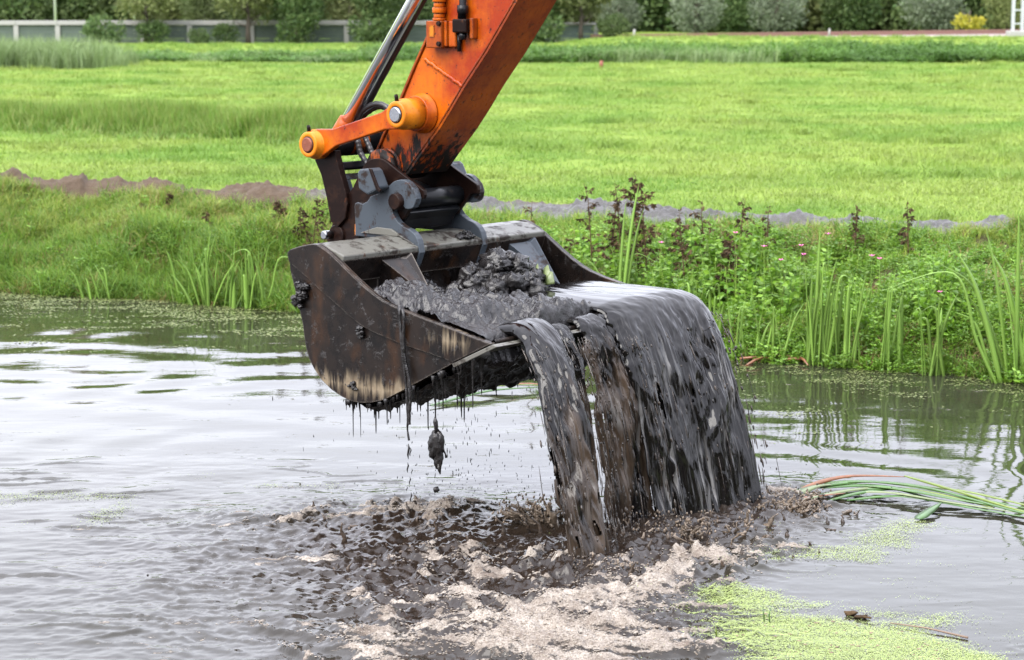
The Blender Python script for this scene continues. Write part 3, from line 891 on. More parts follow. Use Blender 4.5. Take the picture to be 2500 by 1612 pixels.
hangC = [crown_mesh(3600, 2.2, 2.0, 1.25, .26, 450 + k, G_TREE if k else G_OLIVE, 40) for k in range(2)]
for (x0, yy, s_, lab) in ((-15.0, 123.2, 1.0, 'olive tree with a thin trunk hanging over a white barrier post'), (-12.3, 123.0, .85, 'dark tree above a large bush, hiding part of the white rail'),
                          (-7.3, 123.0, .9, 'spreading dark tree in front of the barrier left of the cylinder rod'), (-20.8, 123.2, .9, 'olive tree whose twigs hang over the low end of the white rail'),
                          (1.2, 122.5, 1.0, 'dark tree just right of the orange arm before the barrier'), (3.9, 122.4, .9, 'olive tree with a thin trunk before the clear panels of the barrier')):
    tree('leafy_tree', (x0, yy), hangC[int('olive' not in lab)], trunkB, s_, lab, rz=x0)
n = 46
x = RNG.uniform(-70, 70, n); y = RNG.uniform(-34, -13, n)
scatter('reflection_woods', darkC, np.stack([x, y, 0 * x + 1.2], 1), np.stack([0 * x, 0 * x, RNG.uniform(0, 6.28, n)], 1), RNG.uniform(.9, 1.3, n), RNG.integers(0, 3, n), 'unseen dark wood added behind the camera to darken reflections')  # out of view, added so wet steel and water reflect something dark
# ------------------------------------------------------------------ noise barrier
fence = thing('noise_barrier', (-12, 125, 1.0), 'low noise barrier of grey panels under a white concrete rail', 'fence')
px = [-30.5, -28.6, -26.2, -23.9, -21.3, -18.6, -15.0, -12.4, -9.55, -7.3, -4.6, -2.1, .2, 2.5, 4.85]
for i, x0 in enumerate(px):
    z0 = np.interp(x0, [-30, -15, 5], [1.05, 1.0, 1.0]) - 1.0
    MB().box(x0 + 12 - .14, x0 + 12 + .14, -.16, .14, -.2, 1.04).build('post', M['concrete'], fence, .02)
    if i < len(px) - 1:
        x1 = px[i + 1]
        MB().box(x0 + 12.0 + .005, x1 + 12 - .005, -.19, .17, 1.045, 1.30 if i < 12 else 1.18).build('rail', M['concrete'], fence, .02)
        for k in range(4):
            zz = .03 + k * .25
            MB().box(x0 + 12 + .145, x1 + 12 - .145, -.05, .05, zz, zz + .235).build('panel', M['panel'] if i < 12 else M['glass_panel'], fence)
mast = thing('lattice_mast', (28.35, 121.5, 1.62), 'white lattice railway mast on a concrete foot', 'mast')
MB().box(-.55, .55, -.45, .45, -.4, .14).build('foot', M['concrete'], mast, .05)
for sx in (-1, 1):
    for sy in (-1, 1):
        MB().box(sx * .26 - .045, sx * .26 + .045, sy * .2 - .045, sy * .2 + .045, .14, 8).build('leg', M['galv'], mast)
for k in range(10):
    MB().box(-.21, .21, -.235, -.205, .5 + k * .75, .57 + k * .75).build('brace', M['galv'], mast)
for (x0, y0, h, wd, name, mt, lab, cat) in (
        (6.8, 120.6, .42, .14, 'marker_post', 'concrete', 'small white marker post beside the start of the railway', 'post'),
        (17.7, 120.8, .45, .12, 'marker_post', 'concrete', 'small white marker post halfway along the railway', 'post'),
        (-17.3, 84, .75, .15, 'fence_post', 'wood', 'old wooden post behind the pale reeds', 'post'),
        (3.3, 80, .34, .16, 'fence_post', 'rust', 'short brown post at the far edge of the meadow', 'post'),
        (-27.6, 131, 7.5, .16, 'power_pole', 'galv', 'slim grey pole rising among the trees, left end', 'pole'),
        (-23.2, 133, 7.5, .14, 'power_pole', 'galv', 'slim grey pole between trees, next to the end one', 'pole')):
    b = MB(); z0 = float(ground_z(x0, y0))
    b.tube([(x0, y0, z0 - .1), (x0, y0, z0 + h * .5), (x0 + .02, y0, z0 + h)], [wd * .5, wd * .48, wd * .42], 10)
    tag(b.build(name, M[mt]), lab, cat)

# ================================================================== EXCAVATOR (local x forward, y along the bucket's width, z up from the bucket rim)
ORI = Vector((-1.0845, 12.45, 1.626)); YAW = math.atan2(-.649, .761)
ROT = Matrix.Rotation(YAW, 4, 'Z')
def wp(v, u, w): return ORI + (ROT @ Vector((v, u, w)))
BW = 1.90
bucket = thing('excavator_bucket', ORI, 'wide muddy steel ditching bucket full of mud, hanging from the orange arm', 'excavator bucket', YAW)
plate = [(-.315, -.059), (-.289, -.038), (-.215, -.015), (-.102, .009), (-.061, .007), (-.02, -.008), (.04, -.036), (.09, -.065), (.139, -.097), (.198, -.135), (.257, -.173),
         (.326, -.213), (.403, -.252), (.471, -.28), (.538, -.298), (.6, -.314), (.785, -.350), (.97, -.384), (1.152, -.420), (1.286, -.444), (1.006, -.579), (.591, -.79), (.47, -.85),
         (.415, -.868), (.35, -.885), (.296, -.893), (.245, -.897), (.197, -.895), (.116, -.879), (.026, -.845), (-.055, -.796), (-.116, -.737), (-.156, -.682), (-.181, -.619), (-.195, -.554), (-.206, -.481), (-.224, -.417), (-.243, -.353), (-.307, -.16)]
strip = [p for p in plate[:20]] + [(1.006, -.576), (.83, -.546), (.641, -.52), (.517, -.495), (.401, -.47), (.303, -.442), (.204, -.396), (.105, -.338), (.035, -.300), (-.045, -.258), (-.13, -.205), (-.218, -.158), (-.301, -.112)]
for (a, b_, c, d) in ((0, .026, -.016, 0), (BW - .026, BW, BW, BW + .016)):
    MB().prism(plate, a, b_).build('side_plate', M['bucket'], bucket, .003)
    MB().prism(strip, c + .0005, d - .0005).build('side_cutter', M['bucket'], bucket, .004)
# shell: back and belly sheet
prof = plate[19:] + plate[:1]
inner = []
for i, p in enumerate(prof):
    a = Vector(prof[max(0, i - 1)]); b_ = Vector(prof[min(len(prof) - 1, i + 1)])
    t = (b_ - a).normalized(); nrm = Vector((t.y, -t.x))
    inner.append((p[0] + nrm.x * .022, p[1] + nrm.y * .022))
sh = MB(); n = len(prof)
V = [(p[0], u, p[1]) for u in (.0265, BW - .0265) for p in prof] + [(p[0], u, p[1]) for u in (.0265, BW - .0265) for p in inner]
F = [(i, i + 1, n + i + 1, n + i) for i in range(n - 1)] + [(2 * n + i, 3 * n + i, 3 * n + i + 1, 2 * n + i + 1) for i in range(n - 1)]
F += [(0, n, 3 * n, 2 * n), (n - 1, 3 * n - 1, 4 * n - 1, 2 * n - 1)]
sh.add(V, F, True)
sh.build('shell', M['bucket'], bucket)
lip = [(.985, -.592), (1.315, -.438), (1.305, -.402), (.98, -.556)]
MB().prism([(1.012, -.606), (1.335, -.455), (1.300, -.4445), (1.000, -.585)], -.017, BW + .017).build('cutting_edge', M['rim'], bucket, .004)
rim = [(-.145, .004), (-.03, .0), (.115, -.050), (.112, -.075), (.055, -.215), (.02, -.225), (-.19, -.10)]
MB().prism(rim, .027, BW - .027).build('rim_beam', M['rim'], bucket, .008)
MB().prism([(.1155, -.0765), (.119, -.0765), (.062, -.216), (.0585, -.216)], .03, BW - .03).build('rim_face', M['bucket'], bucket)
for u in (.44, 1.60):
    MB().add([(.085, u - .10, -.080), (.085, u + .12, -.080), (.030, u - .05, -.27), (.36, u + .12, -.36), (.10, u + .16, -.36), (.12, u + .16, -.08)],
             [(0, 3, 2), (0, 1, 3), (1, 5, 3), (5, 4, 3), (2, 3, 4), (0, 2, 4, 5), (0, 5, 1)]).build('gusset', M['grey'] if u > 1 else M['bucket'], bucket)
hang = [(-.42, -.020), (-.418, .073), (-.424, .164), (-.417, .183), (-.395, .190), (-.353, .182), (-.311, .201), (-.284, .233), (-.195, .262), (-.112, .317), (-.090, .332), (-.061, .343), (-.03, .349), (.001, .347), (.025, .339), (.046, .325), (.081, .294), (.096, .262), (.101, .24), (.09, .209),
        (.075, .186), (.055, .177), (.030, .172), (.009, .174), (-.008, .188), (-.006, .215), (-.014, .240), (-.032, .257), (-.062, .262), (-.09, .248), (-.105, .220), (-.109, .19), (-.107, .165), (-.099, .146), (-.08, .115), (-.058, .092), (-.03, .075), (-.002, .062), (.048, .047), (.07, .035), (.089, .02), (.108, -.005), (.118, -.034), (.128, -.085), (.095, -.16), (.046, -.241), (.0, -.20), (-.05, -.02)]
for u in (.665, 1.245):
    MB().prism(hang, u, u + .048).build('hanger_plate', M['grey'], bucket, .005)
for u in (.648, 1.294):
    MB().prism([(-.36, .0052), (-.22, .048), (-.10, .045), (.085, -.036), (-.02, .003)], u, u + .0165).build('doubler_plate', M['rim'], bucket, .003)
MB().lathe([(.044, .625), (.05, .63), (.05, 1.40), (.044, 1.405)], (-.05, .215)).build('bucket_pin', M['brown_steel'], bucket)
MB().lathe([(.058, .7135), (.058, 1.2445)], (-.048, .222)).build('pin_sleeve', M['black_steel'], bucket)
for (u0, u1) in ((.565, .664), (1.294, 1.40)):
    MB().prism([(-.300, .385), (-.278, .405), (-.195, .415), (-.172, .400), (-.118, .300), (-.135, .285), (-.215, .250), (-.290, .285)], u0, u1).build('stop_block', M['grey'], bucket, .012)
MB().prism([(-.190, .418), (-.165, .412), (-.105, .300), (-.085, .290), (-.10, .275), (-.128, .292)], .55, .5645).build('stop_lug', M['brown_steel'], bucket, .003)

# ---- arm
arm = thing('excavator', wp(-.3, .98, .40), 'orange excavator arm with chrome cylinder rod and link, reaching down to the bucket', 'excavator', YAW)
arm.location = ORI     # parts share the bucket's frame; the arm's lowest pin sits beside the rim
A0, A1 = .82, 1.155
side = [(-.214, .382), (-.235, .352), (-.297, .318), (-.36, .345), (-.392, .405), (-.38, .454), (-.305, .589), (-.168, .796), (-.043, 1.014), (.09, 1.229), (.21, 1.425), (1.05, 2.80), (1.82, 2.80), (.756, 1.423), (.662, 1.299), (.519, 1.117), (.345, .916), (.236, .775), (.136, .655), (-.017, .494), (-.121, .379)]
MB().prism(side, A0, A1).build('arm_body', M['orange'], arm, .006)
fr = [(1.82, 2.80), (.756, 1.423), (.662, 1.299), (.519, 1.117), (.345, .916), (.236, .775), (.136, .655), (-.017, .494), (-.121, .379), (-.214, .372)]
V = []
for u in (A0 - .010, A1 + .010):
    for p in fr: V.append((p[0] + .003, u, p[1] - .002))
    for p in fr: V.append((p[0] + .017, u, p[1] - .013))
n = len(fr)
F = [(i, i + 1, n + i + 1, n + i) for i in range(n - 1)] + [(2 * n + i, 3 * n + i, 3 * n + i + 1, 2 * n + i + 1) for i in range(n - 1)]
F += [(i, 2 * n + i, 2 * n + i + 1, i + 1) for i in range(n - 1)] + [(n + i, n + i + 1, 3 * n + i + 1, 3 * n + i) for i in range(n - 1)] + [(0, n, 3 * n, 2 * n), (n - 1, 3 * n - 1, 4 * n - 1, 2 * n - 1)]
MB().add(V, F).build('underside_plate', M['orange_worn_shaded'], arm, .004)
bk = [(-.38, .454), (-.305, .589), (-.168, .796), (-.043, 1.014), (.09, 1.229), (.21, 1.425), (1.05, 2.80)]
V = []
for u in (A0 - .012, A1 + .012):
    for p in bk: V.append((p[0] - .002, u, p[1] + .001))
    for p in bk: V.append((p[0] - .016, u, p[1] + .010))
n = len(bk)
F = [(i, i + 1, n + i + 1, n + i) for i in range(n - 1)] + [(2 * n + i, 3 * n + i, 3 * n + i + 1, 2 * n + i + 1) for i in range(n - 1)]
F += [(i, 2 * n + i, 2 * n + i + 1, i + 1) for i in range(n - 1)] + [(n + i, n + i + 1, 3 * n + i + 1, 3 * n + i) for i in range(n - 1)] + [(0, n, 3 * n, 2 * n), (n - 1, 3 * n - 1, 4 * n - 1, 2 * n - 1)]
MB().add(V, F).build('back_plate', M['orange_worn_shaded'], arm, .003)
b = MB(); wpts = [(.038 + (.345 - .038) * t + .003 * math.sin(37 * t), A0 - .001, 1.071 + (.913 - 1.071) * t + .002 * math.cos(29 * t)) for t in np.linspace(0, 1, 40)]
b.tube(wpts, [.0135 + .002 * math.sin(i * 1.9) for i in range(40)], 8).build('weld_bead', M['orange_link'], arm)
# ragged weld along the front edge
b = MB(); ew = []
for (p, q) in zip(fr[1:-2], fr[2:-1]):
    for t in np.linspace(0, 1, 14, endpoint=False): ew.append((p[0] + (q[0] - p[0]) * t - .004, A0 - .004, p[1] + (q[1] - p[1]) * t + .003))
b.tube(ew, [.0075 + .004 * perlin(i * .55, 2.2) for i in range(len(ew))], 7).build('edge_weld', M['orange_worn_shaded'], arm)
# arm pivot boss (red rings) and ears of the quick coupler
MB().lathe([(.075, .745), (.118, .752), (.118, .790), (.106, .794), (.106, .806), (.12, .81), (.12, .8195)], (-.285, .40)).build('pivot_ring', M['orange_worn_shaded'], arm)
ear = [(-.432, .358), (-.40, .400), (-.373, .432), (-.347, .448), (-.315, .458), (-.284, .462), (-.250, .462), (-.221, .459), (-.190, .447), (-.159, .43), (-.077, .385), (.024, .335), (.095, .300), (.114, .288), (.120, .26), (.110, .235), (.06, .235), (-.06, .10), (-.40, .10), (-.44, -.045), (-.50, -.10), (-.70, -.10), (-.725, -.070), (-.70, -.02), (-.641, .084), (-.552, .2), (-.487, .272)]
coup = MB(); 
for u in (.716, 1.205): MB().prism(ear, u, u + .028).build('coupler_ear', M['brown_steel'], arm, .005)
MB().prism([(-.40, .30), (-.12, .22), (-.02, .14), (-.10, .06), (-.38, .02), (-.50, .05), (-.56, .12)], .7445, 1.2045).build('coupler_void', M['black_steel'], arm, .01)  # dark block between the ears, stands in for the shaded hollow
MB().prism([(-.36, .105), (-.06, .105), (-.10, .03), (-.40, -.015)], .7455, 1.2035).build('coupler_floor', M['black_steel'], arm, .01)
MB().lathe([(.062, .70), (.066, .705), (.066, 1.25), (.06, 1.255)], (-.625, -.035)).build('lock_cylinder', M['brown_steel'], arm)
MB().lathe([(.022, .63), (.027, .635), (.027, .70)], (-.665, -.030)).build('lock_pin', M['pin_steel'], arm)
MB().box(-.448, -.430, .69, .7155, -.02, .05).build('warning_tag', M['yellow'], arm)
# tipping link (black H frame)
hl = [(-.795, .432), (-.76, .47), (-.611, .50), (-.600, .45), (-.570, .36), (-.520, .235), (-.51, .17), (-.53, .08), (-.60, .02), (-.66, .05), (-.695, .206), (-.740, .343)]
for u in (.690, 1.185): MB().prism(hl, u, u + .05).build('tipping_link_side', M['brown_steel'] if u < 1 else M['black_steel'], arm, .006)
MB().prism([(-.775, .405), (-.60, .425), (-.588, .385), (-.60, .370), (-.76, .370)], .7405, 1.1845).build('tipping_link_web', M['black_steel'], arm, .006)
MB().prism([(-.735, .335), (-.60, .350), (-.58, .315), (-.72, .295)], .7405, 1.1845).build('tipping_link_web', M['grey'], arm, .006)
MB().prism([(-.69, .20), (-.56, .21), (-.54, .13), (-.66, .10)], .7405, 1.1845).build('tipping_link_web', M['black_steel'], arm, .006)
for (u0, u1) in ((.7405, .80), (1.125, 1.1845)):
    MB().prism([(-.733, .30), (-.585, .318), (-.535, .20), (-.69, .19)], u0, u1).build('tipping_link_cheek', M['grey'], arm, .01)
MB().lathe([(.085, .742), (.085, 1.183)], (-.735, .535)).build('tipping_link_tube', M['black_steel'], arm)
# links
def linkpoly(c0, c1, r0, r1, h):
    c0 = Vector(c0); c1 = Vector(c1); d = (c1 - c0); L = d.length; d.normalize(); nrm = Vector((-d.y, d.x))
    P = []
    for k in range(17):
        a = math.pi / 2 * .82 + (2 * math.pi - math.pi * .82) * k / 16
        P.append(c0 + d * math.cos(a) * r0 + nrm * math.sin(a) * r0)
    P += [c0 + d * (r0 * 1.9) - nrm * h, c1 - d * (r1 * 1.9) - nrm * h]
    for k in range(17):
        a = math.pi + math.pi / 2 * .82 + (2 * math.pi - math.pi * .82) * k / 16
        P.append(c1 + d * math.cos(a) * r1 + nrm * math.sin(a) * r1)
    P += [c1 - d * (r1 * 1.9) + nrm * h, c0 + d * (r0 * 1.9) + nrm * h]
    return [(p.x, p.y) for p in P]
C0, C1 = (-.735, .535), (.02, .745)
lp = linkpoly(C0, C1, .094, .090, .054)
MB().prism(lp, .632, .680).build('link_arm', M['orange_link'], arm, .008)
MB().prism(lp, 1.195, 1.235).build('link_arm', M['black_steel'], arm, .008)
for (c, u0, u1, hd) in ((C0, .575, .700, 'rust'), (C1, .575, .745, 'pin_steel')):
    bo = MB().lathe([(.050, u0 + .004), (.052, u0), (.076, u0), (.080, u0 + .006), (.080, .628), (.094, .634), (.094, u1)], c, 36).build('link_boss', M['yellow'], arm)
    MB().lathe([(.040, u0 - .012), (.046, u0 - .006), (.046, u0 + .03)], c, 28).build('pin_head', M[hd], bo)
    MB().lathe([(.046, u0 - .002), (.0505, u0 - .003), (.0505, u0 + .02)], c, 28).build('pin_seal', M['black_steel'], bo)
    MB().tube([(c[0] - .02, u0 + .035, c[1] + .070), (c[0] - .026, u0 + .035, c[1] + .105), (c[0] - .030, u0 + .035, c[1] + .118)], [.012, .012, .010], 8).build('grease_bolt', M['brown_steel'], bo)
MB().lathe([(.104, .7455), (.108, .75), (.108, .80), (.122, .806), (.122, .8195)], C1, 36).build('link_spacer', M['orange_link'], arm)
MB().lathe([(.10, 1.156), (.10, 1.194)], C1, 28).build('link_spacer', M['black_steel'], arm)
MB().lathe([(.080, 1.2355), (.080, 1.29)], C0, 28).build('link_spacer', M['black_steel'], arm)
# cylinder rod
dr = Vector((-.195 + .80, 0, 1.426 - .650)).normalized()
r0p = Vector((-.790, .975, .655))
MB().tube([r0p, r0p + dr * 2.6], .0445, 36).build('cylinder_rod', M['chrome'], arm)
MB().tube([r0p - dr * .10, r0p + dr * .015, r0p + dr * .02], [.062, .058, .046], 24).build('rod_end', M['orange_link'], arm)
MB().lathe([(.082, .90), (.086, .905), (.086, 1.045), (.082, 1.05)], C0, 28).build('rod_eye', M['orange_worn_shaded'], arm)
# hoses
def smooth_path(P, n=28):
    P = [Vector(p) for p in P]; Q = [P[0]] + P + [P[-1]]; out = []
    for i in range(1, len(Q) - 2):
        for t in np.linspace(0, 1, n // (len(P) - 1) + 2, endpoint=False):
            a, b_, c, d = Q[i - 1], Q[i], Q[i + 1], Q[i + 2]
            out.append(.5 * (2 * b_ + (c - a) * t + (2 * a - 5 * b_ + 4 * c - d) * t * t + (3 * b_ - a - 3 * c + d) * t ** 3))
    return out + [P[-1]]
for (P, r_) in (([(-.86, 1.02, .56), (-.813, 1.0, .612), (-.724, 1.0, .668), (-.669, 1.0, .734), (-.561, 1.0, .779), (-.465, 1.0, .765), (-.41, 1.0, .70)], .016),
                ([(-.86, 1.06, .575), (-.79, 1.06, .635), (-.717, 1.06, .70), (-.608, 1.06, .753), (-.523, 1.06, .748), (-.47, 1.05, .69)], .016),
                ([(-.66, .90, .66), (-.640, .90, .590), (-.617, .9, .543), (-.596, .9, .475), (-.544, .9, .408), (-.50, .9, .33)], .018),
                ([(-.65, .96, .66), (-.622, .96, .585), (-.600, .96, .548), (-.562, .96, .487), (-.530, .96, .428), (-.50, .96, .34)], .017),
                ([(-.83, 1.05, .60), (-.755, 1.07, .70), (-.655, 1.06, .812), (-.155, 1.04, 1.450), (.60, 1.04, 2.42)], .02)):
    hs = MB(); pp = smooth_path(P, 40)
    hs.tube(pp, [r_ * (1.0 if (i // 2) % 2 else 1.10) for i in range(len(pp))], 10).build('hydraulic_hose', M['rubber'], arm)
# valve block on the arm's side
vb = MB().box(.112, .238, .745, .8185, 1.140, 1.300).build('valve_block', M['orange_worn_shaded'], arm, .006)
MB().box(.142, .182, .741, .7445, 1.205, 1.275).build('data_plate', M['yellow'], vb)
MB().box(.239, .262, .765, .8185, 1.150, 1.302).build('valve_flange', M['orange_link'], vb, .004)
MB().box(.265, .325, .775, .8185, 1.146, 1.300).build('valve_flange', M['orange_link'], vb, .008)
for (x_, z_) in ((.222, 1.285), (.222, 1.165)):
    MB().lathe([(.013, .728), (.016, .732), (.016, .7445)], (x_, z_), 6).build('bolt', M['brown_steel'], vb)
for (z0, z1, r_) in ((1.3005, 1.318, .040), (1.3185, 1.345, .034), (1.3455, 1.380, .042), (1.3805, 1.41, .034), (1.4105, 1.46, .042), (1.4605, 1.75, .030)):
    MB().tube([(.185 + (z0 - 1.3) * .02, .785, z0), (.185 + (z1 - 1.3) * .02, .785, z1)], r_, 14).build('pipe_fitting', M['orange_link'], vb, .003)
cb = MB().box(.322, .432, .745, .8185, 1.232, 1.312).build('pipe_clamp', M['brown_steel'], arm, .008)
MB().box(.433, .462, .775, .8185, 1.195, 1.318).build('clamp_lug', M['orange_worn_shaded'], cb, .006)
MB().tube([(.378, .78, 1.190), (.378, .78, 1.2315)], [.020, .026], 12).build('bolt', M['black_steel'], cb)
MB().tube([(.365, .785, 1.3125), (.367, .785, 1.345), (.372, .785, 1.346), (.374, .785, 1.392), (.374, .785, 1.393), (.385, .785, 1.85)], [.026, .026, .034, .034, .022, .022], 12).build('pipe', M['black_steel'], cb)
MB().tube([(.330, .80, 1.12), (.330, .80, 1.23)], .013, 10).build('pipe', M['black_steel'], cb)

# ================================================================== MUD IN THE BUCKET
def bucket_local(V): return np.asarray(V)
nu, nv = 340, 260
UU, VV = np.meshgrid(np.linspace(.03, BW - .03, nu), np.linspace(.02, 1.36, nv))
edge = np.interp(VV, [-.02, .09, .2, .33, .47, .6, .97, 1.29, 1.4], [-.02, -.07, -.135, -.215, -.28, -.314, -.385, -.444, -.46])
waterlev = -.365 - .05 * sstep(.9, 1.34, VV) + .006 * fbm(UU * 3, VV * 2, 1, 2)
mud = -.30 - .11 * sstep(.3, 1.3, VV)
mud += .03 * (1 - sstep(0, .3, UU))
mud += .10 * gauss(UU, VV, .42, .75, .30, .36) + .07 * gauss(UU, VV, .25, .30, .25, .2) + .05 * gauss(UU, VV, .20, 1.05, .2, .25) + .10 * gauss(UU, VV, .72, 1.12, .26, .16, .2) + .06 * gauss(UU, VV, .9, 1.22, .16, .10)
mud += -.10 * gauss(UU, VV, .62, .42, .14, .16) - .07 * gauss(UU, VV, .34, 1.22, .08, .2)
mud -= .40 * sstep(1.02, 1.25, UU - .12 * (VV - .8)) 
bl = lambda f, o: np.abs(perlin(UU * f + o, VV * f, o + .05 * fbm(UU * f, VV * f, 1, 2)))
rough_ = .060 * fbm(UU * 2.6, VV * 2.6, 3, 4, .6) + .05 * bl(5.5, 2.) - .018
mud = mud + rough_
smin = lambda a, b, k: -k * np.log(np.exp(-a / k) + np.exp(-b / k))
cap = edge + .13 * sstep(.0, .4, np.minimum(UU, BW - UU)) + .02
ZZ = smin(mud, cap, .03)
ZZ = np.maximum(ZZ, waterlev - .02)
fine_ = .030 * bl(9, 3.) + .018 * bl(21, 4.) + .012 * fbm(UU * 30, VV * 30, 2, 3, .6) + .034 * fbm(UU * 6, VV * 6, 6, 3, .6) - .012
ZZ = ZZ + fine_ * sstep(-.01, .03, ZZ - waterlev)
endv = 1.285 + .05 * fbm(UU[:1] * 6, 3.3, 1, 3) + .02 * perlin(UU[:1] * 21, 1.)
VV = np.where(VV > 1.20, 1.20 + (VV - 1.20) * (endv - 1.20) / .16, VV)
ZZ = ZZ - .13 * sstep(endv - .10, endv, VV) ** 2
me = np_mesh('mud_load', np.stack([VV, UU, ZZ], -1).reshape(-1, 3), grid_faces(nu, nv)[:, ::-1], True, None, M['mud'])
o = link('mud_load', me); o.location = ORI; o.rotation_euler = (0, 0, YAW)
tag(o, 'wet grey black mud heaped inside the bucket up to its lip', 'mud')

def heap(name, n, c, r, size, seed, mat, label, dome=True):
    q = np.random.default_rng(seed); b = MB()
    for k in range(n):
        d = q.normal(size=3); d /= np.linalg.norm(d)
        if dome: d[2] = abs(d[2]) * 1.0 - .15
        p = d * np.asarray(r) * (q.uniform(.25, 1) ** .45)
        sz = size * q.uniform(.45, 1.25) * (1.15 - .35 * np.linalg.norm(d))
        b.blob(p, (sz * q.uniform(.8, 1.3), sz * q.uniform(.8, 1.3), sz * q.uniform(.6, 1.0)), seed * 31 + k, .55, 2.1, 22, 14)
    o = b.build(name, mat); o.location = wp(*c); o.rotation_euler = (0, 0, YAW)
    return tag(o, label, 'mud clod')
heap('mud_clod', 150, (.42, 1.09, -.34), (.245, .285, .255), .075, 3, M['mud'], 'biggest clod of mud standing in the bucket below the coupler')
heap('mud_clod', 26, (-.205, -.022, -.285), (.055, .012, .085), .026, 8, M['mud'], 'lump of mud stuck to the back corner of the bucket side', False)
heap('mud_clod', 12, (.285, -.018, -.478), (.028, .006, .035), .016, 5, M['mud'], 'small clod stuck halfway down the bucket side plate', False)
heap('mud_clod', 10, (.21, -.006, -.80), (.045, .004, .022), .014, 6, M['mud_dark'], 'dark smear of mud low on the bucket side plate', False)
heap('mud_clod', 34, (.07, 1.14, -.03), (.040, .085, .035), .017, 7, M['mud'], 'ragged clump of mud and roots lying on the bucket rim')

# underside cake of hanging mud
nu, nv = 220, 70
UU, VV = np.meshgrid(np.linspace(.03, BW - .03, nu), np.linspace(.20, 1.22, nv))
zb = np.interp(VV, [.197, .245, .296, .35, .415, .591, 1.006, 1.31], [-.897, -.899, -.895, -.888, -.870, -.792, -.588, -.455])
th = (.022 + .035 * np.clip(fbm(UU * 4, VV * 4, 3, 4) + .3, 0, 1) + .05 * np.clip(fbm(UU * 14, VV * 9, 6, 3) , 0, 1)) * sstep(0, .1, (VV - .2)) * sstep(0, .2, 1.22 - VV + .02)
me = np_mesh('mud_crust', np.stack([VV, UU, zb - .004 - th], -1).reshape(-1, 3), grid_faces(nu, nv), True, None, M['mud_dark'])
o = link('mud_crust', me); o.location = ORI; o.rotation_euler = (0, 0, YAW); o['kind'] = 'stuff'; o['label'] = 'black slimy mud caked under the belly of the bucket'

# drips below the belly, and drops on their way down
b = MB(); rr = random.Random(5)
cl_ = [(rr.uniform(.15, 1.15), rr.uniform(0, 1.1)) for k in range(26)]
for k in range(120):
    v, u = rr.choice(cl_); v += rr.gauss(0, .035); u += rr.gauss(0, .05); v = min(1.18, max(.15, v)); u = max(0, u)
    if rr.random() < .45: u = rr.uniform(-.005, .12)
    z0 = float(np.interp(v, [.12, .197, .245, .296, .35, .415, .591, 1.006, 1.31], [-.88, -.897, -.899, -.895, -.888, -.870, -.792, -.588, -.455])) - .03
    L = rr.choice([.015, .02, .03, .04, .06, .08, .15, .19]) * rr.uniform(.6, 1.4)
    r_ = rr.uniform(.003, .008)
    p = wp(v, u, z0); dx = rr.uniform(-.006, .006)
    b.tube([p + Vector((0, 0, .03)), p, p + Vector((dx, 0, -L * .35)), p + Vector((dx, 0, -L * .9)), p + Vector((dx, 0, -L))], [r_ * 3.2, r_ * 2.0, r_ * .8, r_ * .55, r_ * .2], 6)
o = b.build('mud_drips', M['mud_dark']); o['kind'] = 'stuff'; o['label'] = 'black drips hanging from the underside of the bucket'
b = MB()
for k in range(420):
    v = rr.gauss(.62, .38); u = rr.uniform(-.05, 1.1)
    p = wp(v, u, 0); p.z = rr.uniform(.05, .74) if rr.random() < .6 else rr.uniform(.02, .3)
    L = rr.uniform(.006, .022) * (1.6 if p.z > .3 else .8); r_ = rr.uniform(.0012, .0034)
    dx = rr.uniform(-.004, .004)
    b.tube([p, p + Vector((dx * .5, 0, -L * .5)), p + Vector((dx, 0, -L))], [r_ * .3, r_, r_ * .5], 5)
for k in range(420):     # spray beside the streams
    h = rr.choice(HITS); a = rr.uniform(0, 6.28); q = abs(rr.gauss(0, .35))
    p = Vector((h[0] + math.cos(a) * q - .1, h[1] + math.sin(a) * q * .8 - .1, abs(rr.gauss(.05, .14))))
    r_ = rr.uniform(.002, .0065) * (1 - .5 * min(1, p.z * 3))
    b.blob(p, (r_, r_, r_ * rr.uniform(1, 2.2)), k, .2, 1.5, 6, 5)
o = b.build('falling_drops', M['mud_dark']); o['kind'] = 'stuff'; o['label'] = 'drops of muddy water falling below the bucket'
# strand running over the bucket side, and the hanging clod
st = smooth_path([(.600, -.010, -.300), (.618, -.034, -.330), (.628, -.036, -.42), (.640, -.032, -.55), (.655, -.030, -.69), (.668, -.032, -.815), (.675, -.03, -.93), (.668, -.03, -.99), (.680, -.03, -1.06)], 70)
b = MB(); b.tube([wp(*p) for p in st], [.011 * (.35 + .65 * abs(math.cos(i * .11))) * (1 - .62 * i / len(st)) * (1 + .4 * perlin(i * .35, 4.)) + .003 for i in range(len(st))], 10)
b.tube([wp(p[0] + .02 + .012 * math.sin(i * .2), p[1], p[2]) for i, p in enumerate(st[6:-14])], [.009 * (1 + .5 * perlin(i * .5, 1.)) for i in range(len(st) - 20)], 7)
for (a_, z_, L_, r_) in ((.674, -1.08, .09, .007), (.690, -1.10, .05, .004), (.668, -1.19, .06, .005), (.684, -1.27, .05, .004), (.700, -1.22, .035, .003), (.692, -1.36, .06, .0045), (.660, -1.33, .03, .003)):
    p_ = wp(a_, -.03, z_); b.tube([p_, p_ + Vector((.004, 0, -L_ * .3)), p_ + Vector((-.003, 0, -L_ * .7)), p_ + Vector((0, 0, -L_))], [r_ * .3, r_, r_ * .8, r_ * .2], 7)
tag(b.build('mud_strand', M['mud_dark']), 'thin twisted strand of muddy water running down the bucket side into the canal', 'muddy water')
b = MB(); c = Vector((-.425, 11.8, .58))
